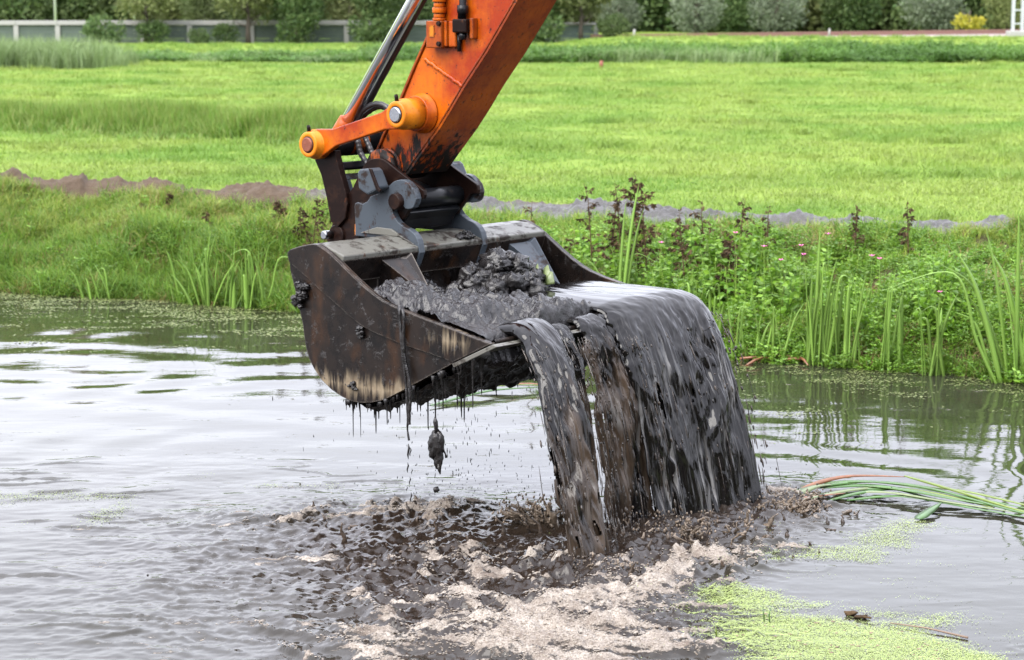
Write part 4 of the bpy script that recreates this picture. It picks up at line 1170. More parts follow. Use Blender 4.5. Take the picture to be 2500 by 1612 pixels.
b.blob(c + Vector((0, 0, .005)), (.042, .034, .075), 3, .34, 1.7, 30, 22); b.blob(c + Vector((.012, 0, -.075)), (.026, .022, .062), 5, .34, 1.7, 24, 18)
b.blob(c + Vector((-.018, .004, -.03)), (.026, .022, .055), 9, .35, 1.8, 22, 16); b.blob(c + Vector((.016, -.01, .02)), (.03, .024, .05), 12, .4, 2, 22, 16)
b.tube([c + Vector((.010, 0, -.11)), c + Vector((.018, 0, -.15)), c + Vector((.022, 0, -.17))], [.016, .009, .003], 8)
b.tube([c + Vector((-.006, 0, .16)), c + Vector((-.004, 0, .13)), c + Vector((0, 0, .10)), c + Vector((0, 0, .05))], [.003, .014, .012, .006], 8)
b.tube([c + Vector((.035, 0, -.02)), c + Vector((.052, 0, -.055)), c + Vector((.056, 0, -.075))], [.006, .005, .008], 6)
tag(b.build('mud_clod', M['mud_dark']), 'black clod of mud dropping through the air below the bucket', 'mud clod')
b = MB(); b.blob((-.43, 11.9, .30), (.016, .015, .018), 2, .4, 2, 14, 9)
tag(b.build('mud_clod', M['mud_dark']), 'tiny black drop of mud just above the water', 'mud clod')

# ================================================================== POURING STREAMS
def stream(name, u0, u1, v0, w0, thick, speed, seed, label, T=.56, na=110, nt=150, amp=.03, rib=9.0, spread=.0, start=.35, brownf=0.2, rag=.05, taper=.0, pulse=0.0, brn_t=.3, sink=.0, ribs=.016, drift=0.0, holes=.45, hole_side=(1, .6, 1)):
    """a sheet of falling water: runs along the mud to the lip, then falls freely; closed front and back"""
    a = np.linspace(0, 1, na); q = np.linspace(0, 1, nt)
    A, Q = np.meshgrid(a, q)
    t = (Q - .20) / .80 * T                                   # < 0 : still inside the bucket
    spd = np.interp(A, [0, 1], speed)
    tt = np.clip(t, 0, None)
    vlip = v0 + np.where(t < 0, t / (.25 * T) * start, spd * t)
    te = (np.sqrt(t * t + .06 ** 2) + t) / 2
    w = w0 - 4.9 * te ** 2 - sink * np.clip(-t / (.25 * T), 0, 1) ** 1.5
    uc = (u0 + u1) / 2; hwid = (u1 - u0) / 2
    ragL = rag * fbm(Q * 7, 1.3 + seed, 0, 3) * sstep(.1, .5, Q); ragR = .5 * rag * fbm(Q * 7, 7.7 + seed, 0, 3) * sstep(.1, .5, Q)
    fac = 1 + spread * Q - taper * sstep(.2, 1, Q)
    Uc = uc + (2 * A - 1) * hwid * fac + ragL * (1 - A) + ragR * A + drift * tt / T
    n1 = fbm(Uc * rib + .5 * fbm(Uc * 2, t * 6, 3 + seed, 2), t * 5.0 - 1.2 * seed, seed, 4, .55)
    n2 = fbm(Uc * rib * 2.7, t * 11.0, seed + 4, 3, .6)
    grow = sstep(.12, .75, Q)
    n3 = fbm(Uc * 17 + 1.0 * n1, t * 4.4, seed + 7, 3, .5) * sstep(.28, .85, Q)
    am = np.interp(A, np.linspace(0, 1, len(amp)), amp) if hasattr(amp, '__len__') else amp
    d = am * grow * (n1 * 1.2 + .30 * n2) + .005 * n1 + ribs * n3
    if pulse: d = d + pulse * sstep(.35, .9, Q) * np.abs(np.sin(Q * 26 + 2.5 * n1)) - .5 * pulse * sstep(.35, .9, Q)
    prof_ = np.sqrt(np.clip(1 - (2 * A - 1) ** 4, 0, 1)); d = d * prof_
    tk = thick * prof_ * (1 - .45 * sstep(.2, 1, Q)) + .0004
    # normal of the sheet in the v-w plane
    tv = np.gradient(vlip, axis=0); tw = np.gradient(w, axis=0)
    L = np.hypot(tv, tw); nv_, nw_ = -tw / L, tv / L
    Fv, Fw = vlip + nv_ * (tk + d), w + nw_ * (tk + d)
    Bv, Bw = vlip + nv_ * (d - tk * .6), w + nw_ * (d - tk * .6)
    Vf = np.stack([Fv, Uc, Fw], -1).reshape(-1, 3); Vb = np.stack([Bv, Uc, Bw], -1).reshape(-1, 3)
    V = np.concatenate([Vf, Vb]); N = na * nt
    f = grid_faces(na, nt); F = [f[:, ::-1], f + N]
    tear = fbm(Uc * 11, t * 7, seed + 2, 4, .6) - .80 - 2.5 * (1 - sstep(.40, .6, Q)) + holes * sstep(.45, .95, Q) * np.interp(A, [0, .5, 1], hole_side)
    gone = (tear > 0).ravel()
    F = [q_[~(gone[q_ % N].all(1))] for q_ in F]
    br = np.clip(brownf * (1.3 * fbm(Uc * 5, t * 4, seed + 9, 3) + .6) * sstep(.2, .6, Q) + brn_t * sstep(.55, 1, Q), 0, 1)
    br = np.concatenate([br.ravel(), br.ravel()]); fu = np.concatenate([Uc.ravel(), Uc.ravel() + 5]); ft = np.concatenate([t.ravel(), t.ravel()])
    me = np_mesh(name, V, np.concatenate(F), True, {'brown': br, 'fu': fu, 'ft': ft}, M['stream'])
    o = link(name, me); o.location = ORI; o.rotation_euler = (0, 0, YAW)
    return tag(o, label, 'muddy water')
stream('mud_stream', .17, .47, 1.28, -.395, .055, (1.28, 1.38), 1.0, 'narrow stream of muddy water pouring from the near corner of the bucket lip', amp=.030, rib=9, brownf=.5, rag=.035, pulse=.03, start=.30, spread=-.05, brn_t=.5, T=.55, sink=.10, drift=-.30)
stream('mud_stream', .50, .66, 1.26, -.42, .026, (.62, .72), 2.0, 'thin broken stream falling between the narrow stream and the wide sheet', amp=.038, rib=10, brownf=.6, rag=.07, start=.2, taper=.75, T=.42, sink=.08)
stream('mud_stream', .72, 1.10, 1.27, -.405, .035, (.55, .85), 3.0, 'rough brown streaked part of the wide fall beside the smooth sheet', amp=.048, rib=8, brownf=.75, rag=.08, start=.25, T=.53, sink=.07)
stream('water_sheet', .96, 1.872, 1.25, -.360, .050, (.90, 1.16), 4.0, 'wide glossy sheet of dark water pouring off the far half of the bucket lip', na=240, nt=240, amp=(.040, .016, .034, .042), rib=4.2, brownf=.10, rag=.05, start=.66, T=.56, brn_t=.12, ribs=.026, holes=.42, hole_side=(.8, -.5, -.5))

b = MB(); rr = random.Random(31)
for (u0, u1, sp, dr_, n) in ((.15, .49, 1.32, -.30, 260), (.48, .68, .68, 0, 160), (.68, 1.12, .72, 0, 320), (1.0, 1.9, 1.05, 0, 240)):
    for k in range(n):
        u = rr.uniform(u0, u1) if rr.random() < .45 else rr.choice((u0, u1)) + rr.gauss(0, .03)
        t = .5 * rr.uniform(.12, 1.0) ** .7
        off = rr.gauss(.045, .035)
        def P(tt): return wp(1.28 + sp * rr_s * tt + off, u + dr_ * tt / .55 + du * tt, -.40 - 4.9 * tt * tt)
        rr_s = rr.uniform(.9, 1.12); du = rr.gauss(0, .08)
        L = rr.choice((.004, .008, .012, .02, .05)); r_ = rr.uniform(.0018, .0062) * (1.2 if L < .02 else .7)
        p = [P(t + L * q_) for q_ in (-.5, -.2, .2, .5)]
        if p[-1].z < 0: continue
        b.tube(p, [r_ * .35, r_, r_ * .9, r_ * .3], 6)
o = b.build('flying_drops', M['stream_plain']); o['kind'] = 'stuff'; o['label'] = 'drops and short strings of muddy water flying beside the falls'
# splash blobs and spikes on the churned water
b = MB(); rr = random.Random(11)
def wz(x, y): return float(water_z(x, y))
def spike(x, y, h, r_, seed):
    z = wz(x, y); q = random.Random(seed); p = Vector((x, y, z - .02)); pts_ = [p]; rad = [r_ * 1.6]
    dx, dy = q.uniform(-.5, .5), q.uniform(-.3, .3)
    for i in range(1, 6):
        t = i / 5
        pts_.append(Vector((x + dx * h * t * t + q.uniform(-.1, .1) * h, y + dy * h * t, z + h * t))); rad.append(r_ * (1.25 - t) * q.uniform(.7, 1.25))
    rad[-1] = r_ * .55
    b.tube(pts_, rad, 6)
for (cx, cy, sx, sy, n, h) in ((-.60, 12.35, .38, .22, 46, .05), (-.55, 11.35, .36, .16, 46, .05), (-.1, 11.9, .5, .4, 40, .035), (1.05, 11.75, .30, .25, 70, .045), (1.5, 12.35, .25, .2, 46, .05), (.55, 11.05, .3, .2, 36, .04), (.1, 10.9, .5, .3, 40, .025), (-1.0, 11.8, .5, .6, 26, .02)):
    for k in range(n // 2):
        x, y = rr.gauss(cx, sx), rr.gauss(cy, sy)
        if rr.random() < .45: spike(x, y, h * rr.uniform(.3, .9), rr.uniform(.006, .012), k)
        else:
            r_ = rr.uniform(.004, .012)
            b.blob((x, y, wz(x, y) - .002), (r_ * 2.2, r_ * 1.2, r_ * .7), k, .9, 2.6, 14, 9)
for (x, y, h) in ((-.44, 12.02, .13), (-.05, 11.9, .10), (-.95, 11.75, .12), (.62, 10.95, .07), (.10, 12.05, .09), (.16, 12.02, .1)): spike(x, y, h, .012, int(h * 1000))
M['froth_pale'] = m_mud('pale_froth', .3, (.030, .020, .012), (.26, .205, .155))
M['froth'] = m_mud('brown_froth', .30, (.012, .009, .007), (.060, .040, .026))
o = b.build('splash', M['froth']); o['kind'] = 'stuff'; o['label'] = 'brown splashes and blobs thrown up around the falling mud'
# fan of spray thrown up behind the narrow stream, and lower ones round the wide sheet
M['froth_pale'] = m_mud('pale_froth', .3, (.026, .018, .011), (.20, .155, .115))
def spray(c, n, hgt, wid, lean, seed, label):
    q = random.Random(seed); b = MB()
    for k in range(n):
        a = q.gauss(lean, .55); L = hgt * q.uniform(.25, 1.0) * max(.3, 1 - .35 * abs(a - lean))
        p0 = Vector((c[0] + q.gauss(0, wid), c[1] + q.gauss(0, wid * .6), -.01)); p = [p0]; r0 = q.uniform(.006, .019)
        for i in range(1, 7):
            t = i / 6
            p.append(p0 + Vector((math.sin(a) * L * t + q.gauss(0, .010), q.gauss(0, .012) - .05 * t, L * math.cos(a * .8) * (t - .22 * t * t) + q.gauss(0, .006))))
        b.tube(p, [r0 * (1.3 - t / 6) * q.uniform(.55, 1.5) for t in range(7)], 7)
        for i in range(3):
            e = p[-1] + Vector((math.sin(a) * q.uniform(0, .09), q.gauss(0, .02), q.uniform(-.02, .07))); r_ = q.uniform(.002, .007)
            b.blob(e, (r_, r_, r_ * 1.5), k * 3 + i, .3, 2, 7, 5)
    o = b.build('splash_spray', M['froth_pale']); o['kind'] = 'stuff'; o['label'] = label
spray((.20, 12.28), 95, .27, .055, -.55, 1, 'fan of pale brown spray thrown up behind the narrow stream')
spray((.98, 12.02), 130, .17, .20, .1, 2, 'brown spray at the foot of the rough streaked fall')
spray((1.62, 12.66), 110, .16, .14, .5, 3, 'brown spray at the far foot of the wide glossy sheet')
spray((.50, 11.12), 90, .13, .09, .3, 4, 'short spray where the narrow stream enters the water')

# froth: heaped bubbles on the foam
n = 120000
x = RNG.uniform(-1.6, 2.1, n); y = RNG.uniform(9.2, 13.4, n)
f_ = foam_amt(x, y) + .45 * fbm(x * 5, y * 9, 6, 3, .6)
k_ = f_ > .62 + RNG.normal(0, .12, n)
x, y = x[k_][:13000], y[k_][:13000]; n = len(x)
r_ = RNG.uniform(.0016, .0042, n) * np.where(RNG.uniform(size=n) < .03, 1.6, 1)
TH, PH = np.meshgrid(np.linspace(0, 2 * np.pi, 7)[:-1], np.array([.05, .6, 1.15, 1.7]))
tpl = np.stack([np.cos(TH) * np.sin(PH), np.sin(TH) * np.sin(PH), np.cos(PH)], -1).reshape(-1, 3)
tf = grid_faces(6, 4, True)[:, ::-1]
V = tpl[None] * r_[:, None, None] * np.array([1.6, 1.1, .6]) + np.stack([x, y, water_z(x, y) + .0005], 1)[:, None]
F = (tf[None] + (np.arange(n) * len(tpl))[:, None, None]).reshape(-1, 4)
M['bubbles'] = leafmat('foam_bubbles', [(.25, .21, .165), (.34, .30, .255), (.20, .155, .115), (.30, .26, .215)], None, .25, .35, .5)
me = np_mesh('foam_bubbles', V.reshape(-1, 3), F, True, None, M['bubbles'])
o = link('foam_bubbles', me); o['kind'] = 'stuff'; o['label'] = 'beige froth of bubbles heaped on the churned water'

# ================================================================== DUCKWEED AND FLOATING PLANTS
def duck(name, P, size, mat, label, seed=0, flat=.12):
    r = np.random.default_rng(seed); n = len(P); k = 6
    z = water_z(P[:, 0], P[:, 1]) + .0035 + r.uniform(0, .003, n)
    s = size * r.uniform(.6, 1.25, n)
    a = r.uniform(0, 6.28, n)
    V = np.zeros((n, k, 3))
    tx, ty = r.normal(0, flat, n), r.normal(0, flat, n)
    for i in range(k):
        dx, dy = np.cos(a + i * np.pi / 3) * s, np.sin(a + i * np.pi / 3) * s * .8
        V[:, i, 0] = P[:, 0] + dx; V[:, i, 1] = P[:, 1] + dy; V[:, i, 2] = z + dx * tx + dy * ty
    me = np_mesh(name, V.reshape(-1, 3), np.arange(n * k).reshape(n, k), False, None, mat)
    o = link(name, me); o['kind'] = 'stuff'; o['label'] = label
    return o
def sample(n, x0, x1, y0, y1, f, thr):
    x = RNG.uniform(x0, x1, n); y = RNG.uniform(y0, y1, n)
    d = f(x, y); k = d > thr + RNG.normal(0, .15, n)
    return np.stack([x[k], y[k]], 1)
f1 = lambda x, y: 1.15 * gauss(x, y, 1.60, 9.75, .52, .62, -.15) + .75 * gauss(x, y, 1.10, 10.75, .22, .22) + .5 * gauss(x, y, 1.15, 10.2, .30, .35) + .55 * gauss(x, y, 2.0, 9.4, .25, .5) + .30 * fbm(x * 2.6, y * 4, 3, 5, .6)
duck('duckweed', sample(300000, .6, 2.5, 9.2, 11.5, f1, .53), .0029, G_DUCK, 'dense lime green duckweed mat floating in the near right corner')
f2 = lambda x, y: .95 * gauss(x, y, 2.2, 12.05, .16, .50, -.55) + .8 * gauss(x, y, 1.85, 11.6, .26, .18) + .5 * gauss(x, y, 1.45, 11.5, .3, .15) + .40 * fbm(x * 3, y * 3.2, 5, 5, .6)
duck('duckweed', sample(90000, 1.0, 2.9, 11.0, 13.0, f2, .57), .0029, G_DUCK, 'thin pale duckweed patch below the floating reeds')
f3 = lambda x, y: .95 * gauss(x, y, -3.0, 13.0, .6, .16) + .9 * gauss(x, y, -2.42, 12.5, .14, .30, -.2) + .6 * gauss(x, y, -1.4, 13.3, .5, .1) + .5 * gauss(x, y, -.25, 13.3, .4, .15) + .38 * fbm(x * 2.4, y * 3.2, 8, 5, .6)
duck('duckweed', sample(70000, -3.8, .4, 12.0, 14.2, f3, .60), .0034, G_DUCK, 'pale green duckweed streak on the water at the left side')
f4 = lambda x, y: .55 * np.exp(-((y - yw(x)) / 1.5) ** 2) + .50 * fbm(x * 1.1, y * 3.2, 2, 5, .6)
P = sample(50000, -6.2, -1.0, 18.6, 23, f4, .40); P = P[P[:, 1] < yw(P[:, 0]) - .02]
duck('thin_duckweed', P, .011, G_DUCKFAR, 'film of dull duckweed on the water along the foot of the left bank', 3)
f5 = lambda x, y: .40 * np.exp(-((y - yw(x)) / 1.3) ** 2) + .50 * fbm(x * 1.6, y * 3.0, 5, 5, .65)
P = sample(60000, 1.2, 5.6, 14.5, 18.8, f5, .46); P = P[P[:, 1] < yw(P[:, 0]) - .02]
duck('thin_duckweed', P, .009, G_DUCKFAR, 'specks of duckweed on the dark water along the right bank', 4)
# brown bits on the mat
b = MB(); rr = random.Random(3)
for k in range(160):
    x, y = rr.gauss(1.6, .36), rr.gauss(9.95, .42)
    if float(f1(np.array(x), np.array(y))) < .55: continue
    r_ = rr.uniform(.003, .007)
    b.blob((x, y, wz(x, y) + .006), (r_ * rr.uniform(1, 2.2), r_, r_ * .5), k, .3, 2, 6, 5)
o = b.build('plant_debris', M['wood']); o['kind'] = 'stuff'; o['label'] = 'brown bits of plant debris on the duckweed mat'

def ribbon(pts_, wd, n=26, flat_up=True, twist=0.0, thick=.0018, fold=.35):
    """leaf blade: a thin closed strip along a smooth path"""
    P = smooth_path(pts_, n); V = []; m = len(P)
    for i, p in enumerate(P):
        t = (P[min(i + 1, m - 1)] - P[max(i - 1, 0)]).normalized()
        s_ = t.cross(Vector((0, 0, 1))); s_ = s_.normalized() if s_.length > 1e-4 else Vector((1, 0, 0))
        if not flat_up: s_ = (s_ * math.cos(twist) + Vector((math.cos(twist), math.sin(twist), 0)) * .8).normalized()
        nr = s_.cross(t).normalized()
        w_ = wd * .5 * max(.04, (1 - (i / (m - 1)) ** 2.5)) * min(1, .5 + 3 * i / m)
        V += [p - s_ * w_, p + nr * (w_ * fold + thick), p + s_ * w_, p - nr * thick]
    F = []
    for i in range(m - 1):
        for k in range(4): F.append((4 * i + k, 4 * i + (k + 1) % 4, 4 * i + 4 + (k + 1) % 4, 4 * i + 4 + k))
    b = MB(); b.add(V, F, True); return b
M['reed_orange'] = m_simple('orange_reed_stem', (.15, .060, .026), .4, 0, .6, 14, .1)
M['reed_pale'] = m_simple('pale_reed_leaf', (.105, .135, .055), .4, 0, .5, 9, .1)
M['reed_green'] = m_simple('green_reed_leaf', (.034, .088, .013), .32, 0, .6, 9, .1)
M['reed_lime'] = m_simple('lime_reed_leaf', (.095, .135, .020), .35, 0, .5, 9, .1)
fl = thing('floating_reeds', (2.1, 13.0, 0), 'uprooted bundle of reeds with an orange stem floating on the water', 'reeds')
FO = Vector((2.1, 13.0, 0))
for (nm, P, wd, mt) in (
        ('stem', [(1.78, 13.05, .03), (1.95, 13.16, .065), (2.155, 13.22, .085), (2.479, 13.25, .075)], .05, 'reed_orange'),
        ('stem', [(2.479, 13.25, .08), (2.738, 12.90, .06), (3.055, 12.48, .03), (3.3, 12.25, .02)], .030, 'reed_lime'),
        ('leaf', [(2.9, 12.6, .03), (2.6, 12.90, .05), (2.261, 13.08, .055), (1.80, 13.10, .05)], .045, 'reed_lime'),
        ('leaf', [(2.28, 13.06, .055), (2.029, 12.947, .05), (1.763, 12.737, .045), (1.486, 12.49, .03)], .055, 'reed_pale'),
        ('leaf', [(1.90, 13.05, .05), (2.209, 13.075, .06), (2.45, 12.932, .06), (2.701, 12.735, .05), (3.15, 12.50, .02)], .070, 'reed_green'),
        ('leaf', [(1.95, 13.15, .06), (2.214, 13.12, .075), (2.568, 12.99, .065), (3.044, 12.46, .03), (3.3, 12.3, .02)], .055, 'reed_green'),
        ('leaf', [(1.74, 12.85, .05), (1.88, 13.0, .07), (2.02, 13.10, .06)], .06, 'reed_pale'),
        ('leaf', [(1.942, 12.80, .03), (2.162, 12.95, .045), (2.388, 13.02, .045), (2.563, 12.83, .035), (2.95, 12.53, .02)], .05, 'reed_green'),
        ('leaf', [(2.40, 12.38, .012), (2.50, 12.53, .03), (2.601, 12.692, .04)], .06, 'reed_green'),
        ('leaf', [(1.62, 12.70, .02), (1.76, 12.80, .04), (1.9, 12.84, .05), (2.05, 12.9, .05)], .05, 'reed_orange'),
        ('leaf', [(2.5, 13.2, .03), (2.8, 12.95, .05), (3.1, 12.62, .04), (3.35, 12.4, .02)], .04, 'reed_lime'),
        ('leaf', [(1.60, 12.62, .02), (1.85, 12.86, .04), (2.15, 13.0, .05), (2.45, 12.98, .05), (2.8, 12.70, .03)], .055, 'reed_green'),
        ('leaf', [(1.70, 12.98, .03), (1.95, 13.08, .06), (2.3, 13.12, .07), (2.75, 12.84, .05), (3.3, 12.40, .02)], .06, 'reed_green'),
        ('leaf', [(1.52, 12.58, .02), (1.66, 12.66, .035), (1.84, 12.70, .03)], .05, 'reed_orange'),
        ('leaf', [(2.05, 12.84, .02), (2.4, 12.86, .04), (2.8, 12.56, .03), (3.2, 12.28, .015)], .05, 'reed_green'),
        ('leaf', [(2.0, 12.95, .03), (2.3, 12.93, .05), (2.7, 12.66, .04), (3.2, 12.38, .02)], .045, 'reed_pale')):
    ribbon([Vector(p) - FO for p in P], wd * 1.35, fold=.45 if nm == 'stem' else .10).build(nm, M[mt], fl)
f2_ = thing('floating_leaf', (-.1, 16.6, 0), 'long green and orange reed leaf floating behind the pouring mud', 'reed leaf')
for (nm, P, wd, mt) in (('leaf', [(-.62, 16.0, .02), (-.248, 16.5, .03), (0, 16.67, .03), (.30, 16.8, .02)], .06, 'reed_green'),
                        ('leaf', [(-.30, 16.70, .03), (.0, 16.78, .04), (.30, 16.80, .03)], .05, 'reed_lime'),
                        ('stem', [(-.05, 16.74, .05), (.14, 16.76, .055), (.32, 16.74, .04)], .035, 'reed_orange')):
    ribbon([Vector(p) - Vector((-.1, 16.6, 0)) for p in P], wd).build(nm, M[mt], f2_)
b = MB(); b.tube([(1.86, 10.22, .010), (2.02, 10.12, .014), (2.19, 9.97, .010)], [.003, .004, .006], 7)
tag(b.build('twig', M['wood']), 'thin dry twig lying off the edge of the duckweed mat', 'twig')
b = MB(); b.blob((1.69, 10.38, .012), (.030, .018, .012), 1, .7, 2, 14, 9); b.blob((1.735, 10.32, .012), (.034, .016, .010), 2, .7, 2, 14, 9); b.tube([(1.74, 10.31, .015), (1.775, 10.27, .02)], [.007, .004], 6)
tag(b.build('rotten_leaf', G_DEAD), 'rotten brown leaf lying on the duckweed mat', 'leaf')
for (x, y, lab, mt) in ((1.245, 10.25, 'two tiny green sprigs standing up from the duckweed mat', 'reed_green'), (.985, 9.98, 'single yellowing sprig at the torn edge of the duckweed', 'reed_lime')):
    b = MB()
    for dx in ((0, .026) if mt == 'reed_green' else (0,)):
        b.tube([(x + dx, y, -.01), (x + dx - .003, y, .04), (x + dx + (.006 if dx else -.010), y, .085)], [.004, .0035, .0015], 6)
    tag(b.build('sprig', M[mt]), lab, 'sprig')
b = MB()
for (p, q) in (((1.953, 18.15, .03), (2.25, 18.18, .03)), ((1.98, 17.86, .02), (2.15, 18.08, .05)), ((2.32, 18.10, .03), (2.50, 18.06, .03)), ((2.46, 18.1, .05), (2.50, 17.86, .02))):
    p, q = Vector(p), Vector(q); b.tube([p, (p + q) / 2 + Vector((0, 0, .012)), q], [.010, .012, .006], 7)
tag(b.build('dead_twigs', M['reed_orange']), 'orange brown dead twigs lying in the water at the bank', 'twigs')
# torn water-lily leaf stuck in the mud
tl = thing('torn_leaf', wp(.62, 1.22, -.30), 'torn pale green lily leaf with yellow stalk stuck in the mud', 'leaf', YAW)
V = []; F = []
for (a0, a1, t_) in ((.15, 1.55, 0), (1.75, 3.0, 1)):
    o_ = len(V); V.append((0, 0, 0))
    for k in range(9):
        a = a0 + (a1 - a0) * k / 8
        V.append((math.cos(a) * .10, math.sin(a) * .02 - .03 * t_, math.sin(a) * .14 * (1 - .12 * (k % 3))))
    F += [(o_, o_ + k + 1, o_ + k + 2) for k in range(8)]
b = MB(); b.add(V, F, True); o = b.build('leaf_blade', M['reed_pale'], tl); sm = o.modifiers.new('thickness', 'SOLIDIFY'); sm.thickness = .004
MB().tube(smooth_path([(-.10, -.02, .12), (-.05, -.03, .06), (.0, -.03, .02), (.07, -.03, .0)], 16), .006, 7).build('stalk', M['reed_lime'], tl)

# ------------------------------------------------------------------ reed clumps on the bank
def reed_clump(x, y, specs, label, mat=None):
    z0 = max(float(ground_z(x, y)), -.05) - .02; specs = [(a_, b_, L * 1.22, lx * 1.1, ly, wd, bd) for (a_, b_, L, lx, ly, wd, bd) in specs]
    t = thing('reed_clump', (x, y, z0), label, 'reeds')
    for (dx, dy, L, lx, ly, wd, bend) in specs:
        P = [(dx, dy, 0), (dx + lx * .30, dy + ly * .30, L * .38), (dx + lx * .66, dy + ly * .66, L * .74), (dx + lx * (1 + .6 * bend), dy + ly, L * (1 - bend * .35))]
        if bend > .5: P[2] = (dx + lx * .6, dy + ly * .6, L * .86)
        ribbon(P, wd * 2.0, 18, False, random.uniform(-.5, .5)).build('blade', mat or G_REED, t)
    return t
rr = random.Random(21)
def rspec(n, h, lean, wd, spread=.10):
    return [(rr.uniform(-spread, spread), rr.uniform(-spread, spread) * .5, h * rr.uniform(.6, 1.05), rr.gauss(0, lean) * h, rr.gauss(-.05, lean * .5) * h, wd * rr.uniform(.7, 1.2), rr.choice([.05, .1, .15, .6])) for k in range(n)]
reed_clump(3.98, 17.12, [(.22, .02, 1.0, -.30, .05, .042, .15), (.30, 0, 1.2, -.10, .0, .042, .05), (.26, -.04, 1.1, .12, .0, .040, .1), (.08, .05, .95, -.48, 0, .040, .3), (.34, .02, 1.35, .16, 0, .042, .05), (-.06, .02, .62, -.26, -.05, .038, .4), (0, 0, .98, -.36, 0, .044, .1), (.05, .02, 1.10, -.20, 0, .044, .05), (.10, .0, 1.25, -.02, 0, .042, .05), (-.03, -.02, .92, -.62, -.05, .032, .75), (.14, .03, 1.15, .10, 0, .030, .1), (.18, 0, .9, .18, 0, .03, .2),
                         (.02, .03, .70, -.30, .05, .026, .1), (.10, -.03, .75, -.12, -.05, .028, .1), (.20, .05, 1.3, .05, .05, .028, .05), (.16, -.03, .6, .22, -.06, .026, .3)], 'biggest reed clump at the water edge, one blade arching far over')
reed_clump(2.56, 17.96, rspec(7, .92, .07, .026, .07) + [(0, 0, 1.06, .03, 0, .028, .05), (-.05, 0, .7, .02, 0, .03, .05)], 'upright reed clump with broad blades, standing nearest the pink flowers')
reed_clump(2.86, 17.84, rspec(7, .70, .10, .022, .08), 'short fan shaped reed clump between two taller ones')
reed_clump(3.17, 17.72, rspec(8, .72, .16, .022, .10), 'reed clump with splayed blades, left of the biggest clump')
reed_clump(2.22, 18.16, rspec(7, .62, .18, .022, .12), 'low leaning reed clump beside the orange twigs')
reed_clump(.98, 19.65, [(0, 0, .85, .06, 0, .022, .02), (.03, 0, .98, .14, 0, .026, .02), (.05, 0, .80, .16, 0, .022, .05), (-.05, 0, .45, -.22, 0, .022, .2), (0, .03, .5, .22, 0, .020, .7), (.04, 0, .42, -.02, 0, .022, .1), (-.08, 0, .35, -.14, 0, .018, .3)], 'tall bright reed blades rising among the dead brown weeds')
reed_clump(-2.56, 21.50, rspec(11, .58, .16, .022, .16), 'reed clump touching the back of the bucket on the left bank')
reed_clump(-2.98, 21.68, rspec(10, .62, .12, .022, .16), 'middle one of three reed clumps on the left bank')
reed_clump(-3.32, 21.90, rspec(9, .66, .12, .020, .16), 'reed clump on the left bank farthest from the bucket')
reed_clump(1.72, 18.55, rspec(8, .6, .20, .020, .14), 'reed clump half hidden behind the pouring water sheet')
reed_clump(3.48, 17.48, rspec(9, .66, .20, .026, .10), 'dense low reed clump just left of the biggest clump')
reed_clump(2.70, 17.95, rspec(6, .80, .14, .026, .08), 'thin reed clump right behind the upright broad bladed clump')
reed_clump(2.02, 18.22, rspec(7, .50, .24, .022, .12), 'shortest reed clump above the orange brown twigs')
reed_clump(-2.72, 21.52, rspec(12, .46, .26, .020, .16), 'low overhanging reed tuft on the left bank beside the bucket')
reed_clump(-3.14, 21.72, rspec(12, .44, .26, .020, .18), 'low overhanging reed tuft between two left bank clumps')
reed_clump(-4.35, 22.22, rspec(12, .36, .30, .016, .18), 'small dark reed tuft far along the left bank')

# ------------------------------------------------------------------ leafy herbs on the right bank
herbP = [herb(9, .42, .17, .085, 500 + k, G_HERB, 'foliage', 9) for k in range(3)]
stemP = []
for (me_, st_) in herbP:
    b = MB()
    for (p, q) in st_: b.tube([p, (Vector(p) + Vector(q)) / 2, q], [.005, .004, .002], 5)
    o = b.build('stem', G_DARK); stemP.append(o.data); bpy.data.objects.remove(o)
spots = []
for k in range(84):
    x = rr.uniform(1.45, 4.2); s = rr.uniform(.05, .55) if x < 3.2 else rr.uniform(.09, .40)
    spots.append((x, s))
spots += [(rr.uniform(.2, 1.6), rr.uniform(.15, .55)) for k in range(16)]
for k, (x, s) in enumerate(spots):
    y = float(yw(x) + s * bw(x))
    big = 1.0 + .45 * float(gauss(np.array(x), np.array(s), 2.25, .40, .6, .25))
    t = thing('leafy_herb', (x, y, float(ground_z(x, y))), 'leafy green herb growing among others on the right bank' if x > 1.45 else 'leafy green herb on the bank behind the dead brown weeds', 'plant', rr.uniform(0, 6), 'leafy herbs on the bank')
    sc_ = rr.uniform(.68, 1.08) * big; t.scale = (sc_, sc_, sc_ * rr.uniform(.85, 1.2))
    link('foliage', herbP[k % 3][0], t); link('stems', stemP[k % 3], t)
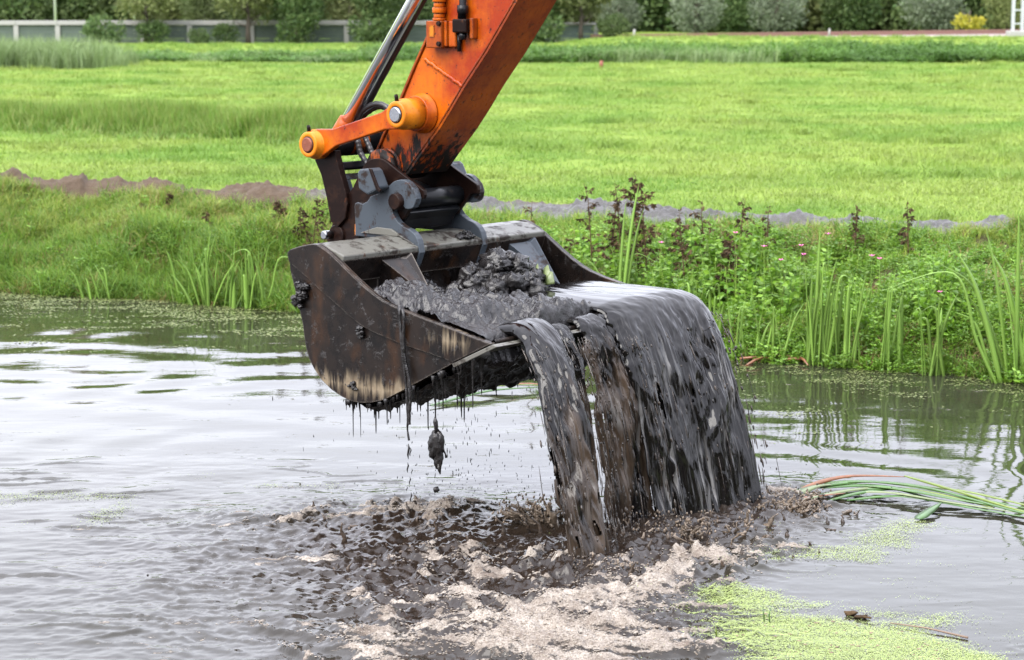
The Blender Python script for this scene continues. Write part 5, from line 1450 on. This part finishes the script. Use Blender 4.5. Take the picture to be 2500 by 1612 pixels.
# pink flowers above the herbs
M['pink'] = m_simple('pink_petals', (.70, .12, .38), .5, 0, .2, 10, 0)
fm_ = None
for k, (x, y, z, lab) in enumerate(((1.98, 18.9, 1.03, None), (2.22, 18.8, .92, None), (2.80, 18.9, 1.02, None), (2.52, 18.6, .95, None), (3.14, 18.6, .86, None), (3.20, 18.55, .84, None), (2.33, 18.45, .84, None), (2.56, 18.7, .86, None), (3.62, 18.0, .62, None), (1.35, 19.3, .90, None))):
    g0 = float(ground_z(x, y))
    t = thing('pink_flower', (x, y, g0), 'small pink willowherb flower above the leafy herbs', 'flower', rr.uniform(0, 6), 'pink flowers on the right bank')
    h = z - g0
    if fm_ is None:
        b = MB()
        for q in range(5):
            a = q * 1.257
            b.add([(0, 0, 0), (math.cos(a - .5) * .016, math.sin(a - .5) * .016, .008), (math.cos(a) * .026, math.sin(a) * .026, .012), (math.cos(a + .5) * .016, math.sin(a + .5) * .016, .008)], [(0, 1, 2, 3)])
        o = b.build('petals', M['pink']); fm_ = o.data; bpy.data.objects.remove(o)
        b = MB(); b.tube([(0, 0, -1), (.01, 0, -.5), (0, 0, 0)], [.004, .003, .002], 5); o = b.build('stem', G_DARK); fs_ = o.data; bpy.data.objects.remove(o)
    o = link('petals', fm_, t); o.location = (0, 0, h); o.scale = (1.2, 1.2, 1.2)
    o = link('stem', fs_, t); o.location = (0, 0, h); o.scale = (1, 1, max(.2, h))

# ------------------------------------------------------------------ dead weeds
def dead_weed(x, y, top, seed, label, bushy=1.0):
    r = np.random.default_rng(seed); z0 = float(ground_z(x, y)) - .02; h = max(.2, top - z0)
    t = thing('dead_weed', (x, y, z0), label, 'dead weed')
    b = MB(); P = []; D = []; L = []
    lean = r.uniform(-.12, .12)
    main = [Vector((lean * h * q, .02 * q, h * q)) for q in (0, .3, .6, .85, 1.0)]
    main[-1].x += r.uniform(-.03, .03)
    b.tube(main, [.009, .008, .006, .004, .002], 6)
    nb = int(12 * bushy)
    for k in range(nb):
        q = .25 + .72 * k / nb; p = Vector((lean * h * q, .02 * q, h * q)); a = r.uniform(0, 6.28); l = h * .16 * (1.25 - q) * r.uniform(.6, 1.4) + .02
        e = p + Vector((math.cos(a) * l, math.sin(a) * l, l * r.uniform(-.3, .8)))
        b.tube([p, e], [.004, .002], 5)
        for j in range(int(7 * bushy)):
            f_ = r.uniform(.15, 1); pp = p.lerp(e, f_); P.append(tuple(pp)); D.append((math.cos(a) + r.normal() * .6, math.sin(a) + r.normal() * .6, -.7 + r.normal() * .5)); L.append(r.uniform(.025, .06))
    for j in range(int(24 * bushy)):
        q = r.uniform(.55, 1.0); P.append((lean * h * q, .02, h * q)); D.append(tuple(r.normal(size=3))); L.append(r.uniform(.02, .05))
    b.build('stem', G_DEAD, t)
    L = np.array(L); V, F = leaf_quads(P, D, L, L * .5, r, .6)
    link('withered_leaves', np_mesh('withered_leaves', V, F, False, None, G_DEAD), t)
for i, (x, y, h, lab, bs) in enumerate((
        (.78, 20.3, 1.36, 'dead brown weed standing left of the bright tall reeds', 1.2), (.92, 20.2, 1.38, 'dead weed with drooping top just behind the tall reeds', 1.4),
        (1.20, 20.0, 1.48, 'tallest dead weed, dark and ragged, behind the tall reeds', 2.0), (1.28, 19.9, 1.4, 'dark bushy dead weed next to the tallest one', 2.0),
        (1.05, 20.1, 1.25, 'short dead weed squeezed between taller dead weeds', 1.6), (1.84, 20.1, 1.21, 'thin dead weed with a nodding top right of the reeds', 1.0),
        (2.12, 20.0, 1.24, 'straight dead weed stem standing before the grey mud', 1.2), (1.98, 19.5, 0.92, 'black collapsed dead weed above the leafy herbs', 2.4),
        (2.42, 20.2, 1.15, 'short branched dead weed before the grey mud ridge', .7), (3.24, 20.2, 1.17, 'small lone dead weed on the mud ridge edge', 1.0),
        (3.72, 20.0, 1.18, 'dead weed with drooping twigs near the far right end of the ridge', 1.0), (.55, 20.3, 0.85, 'low dead weed beside the corner of the bucket', 1.0),
        (-4.12, 23.9, 0.84, 'small dead weed standing on the left bank', .8), (-3.86, 24.0, 0.96, 'dead weed with a round head on the left bank', 1.0),
        (-3.32, 23.4, 0.8, 'dead weed halfway along the left bank', .9), (-2.10, 22.3, 1.04, 'dead weed right behind the excavator link', 1.3), (-2.22, 22.5, 0.93, 'dead weed beside the one behind the link', 1.2), (-2.45, 22.9, 0.96, 'bushy dead weed under the grey mud of the left bank', 1.6),
        (.18, 20.6, 1.17, 'thin dead weed against the ridge beside the coupler', .6), (1.62, 19.7, 1.15, 'withered low weed between reeds and herbs', 1.6))):
    dead_weed(x, y, h, 600 + i, lab, bs)
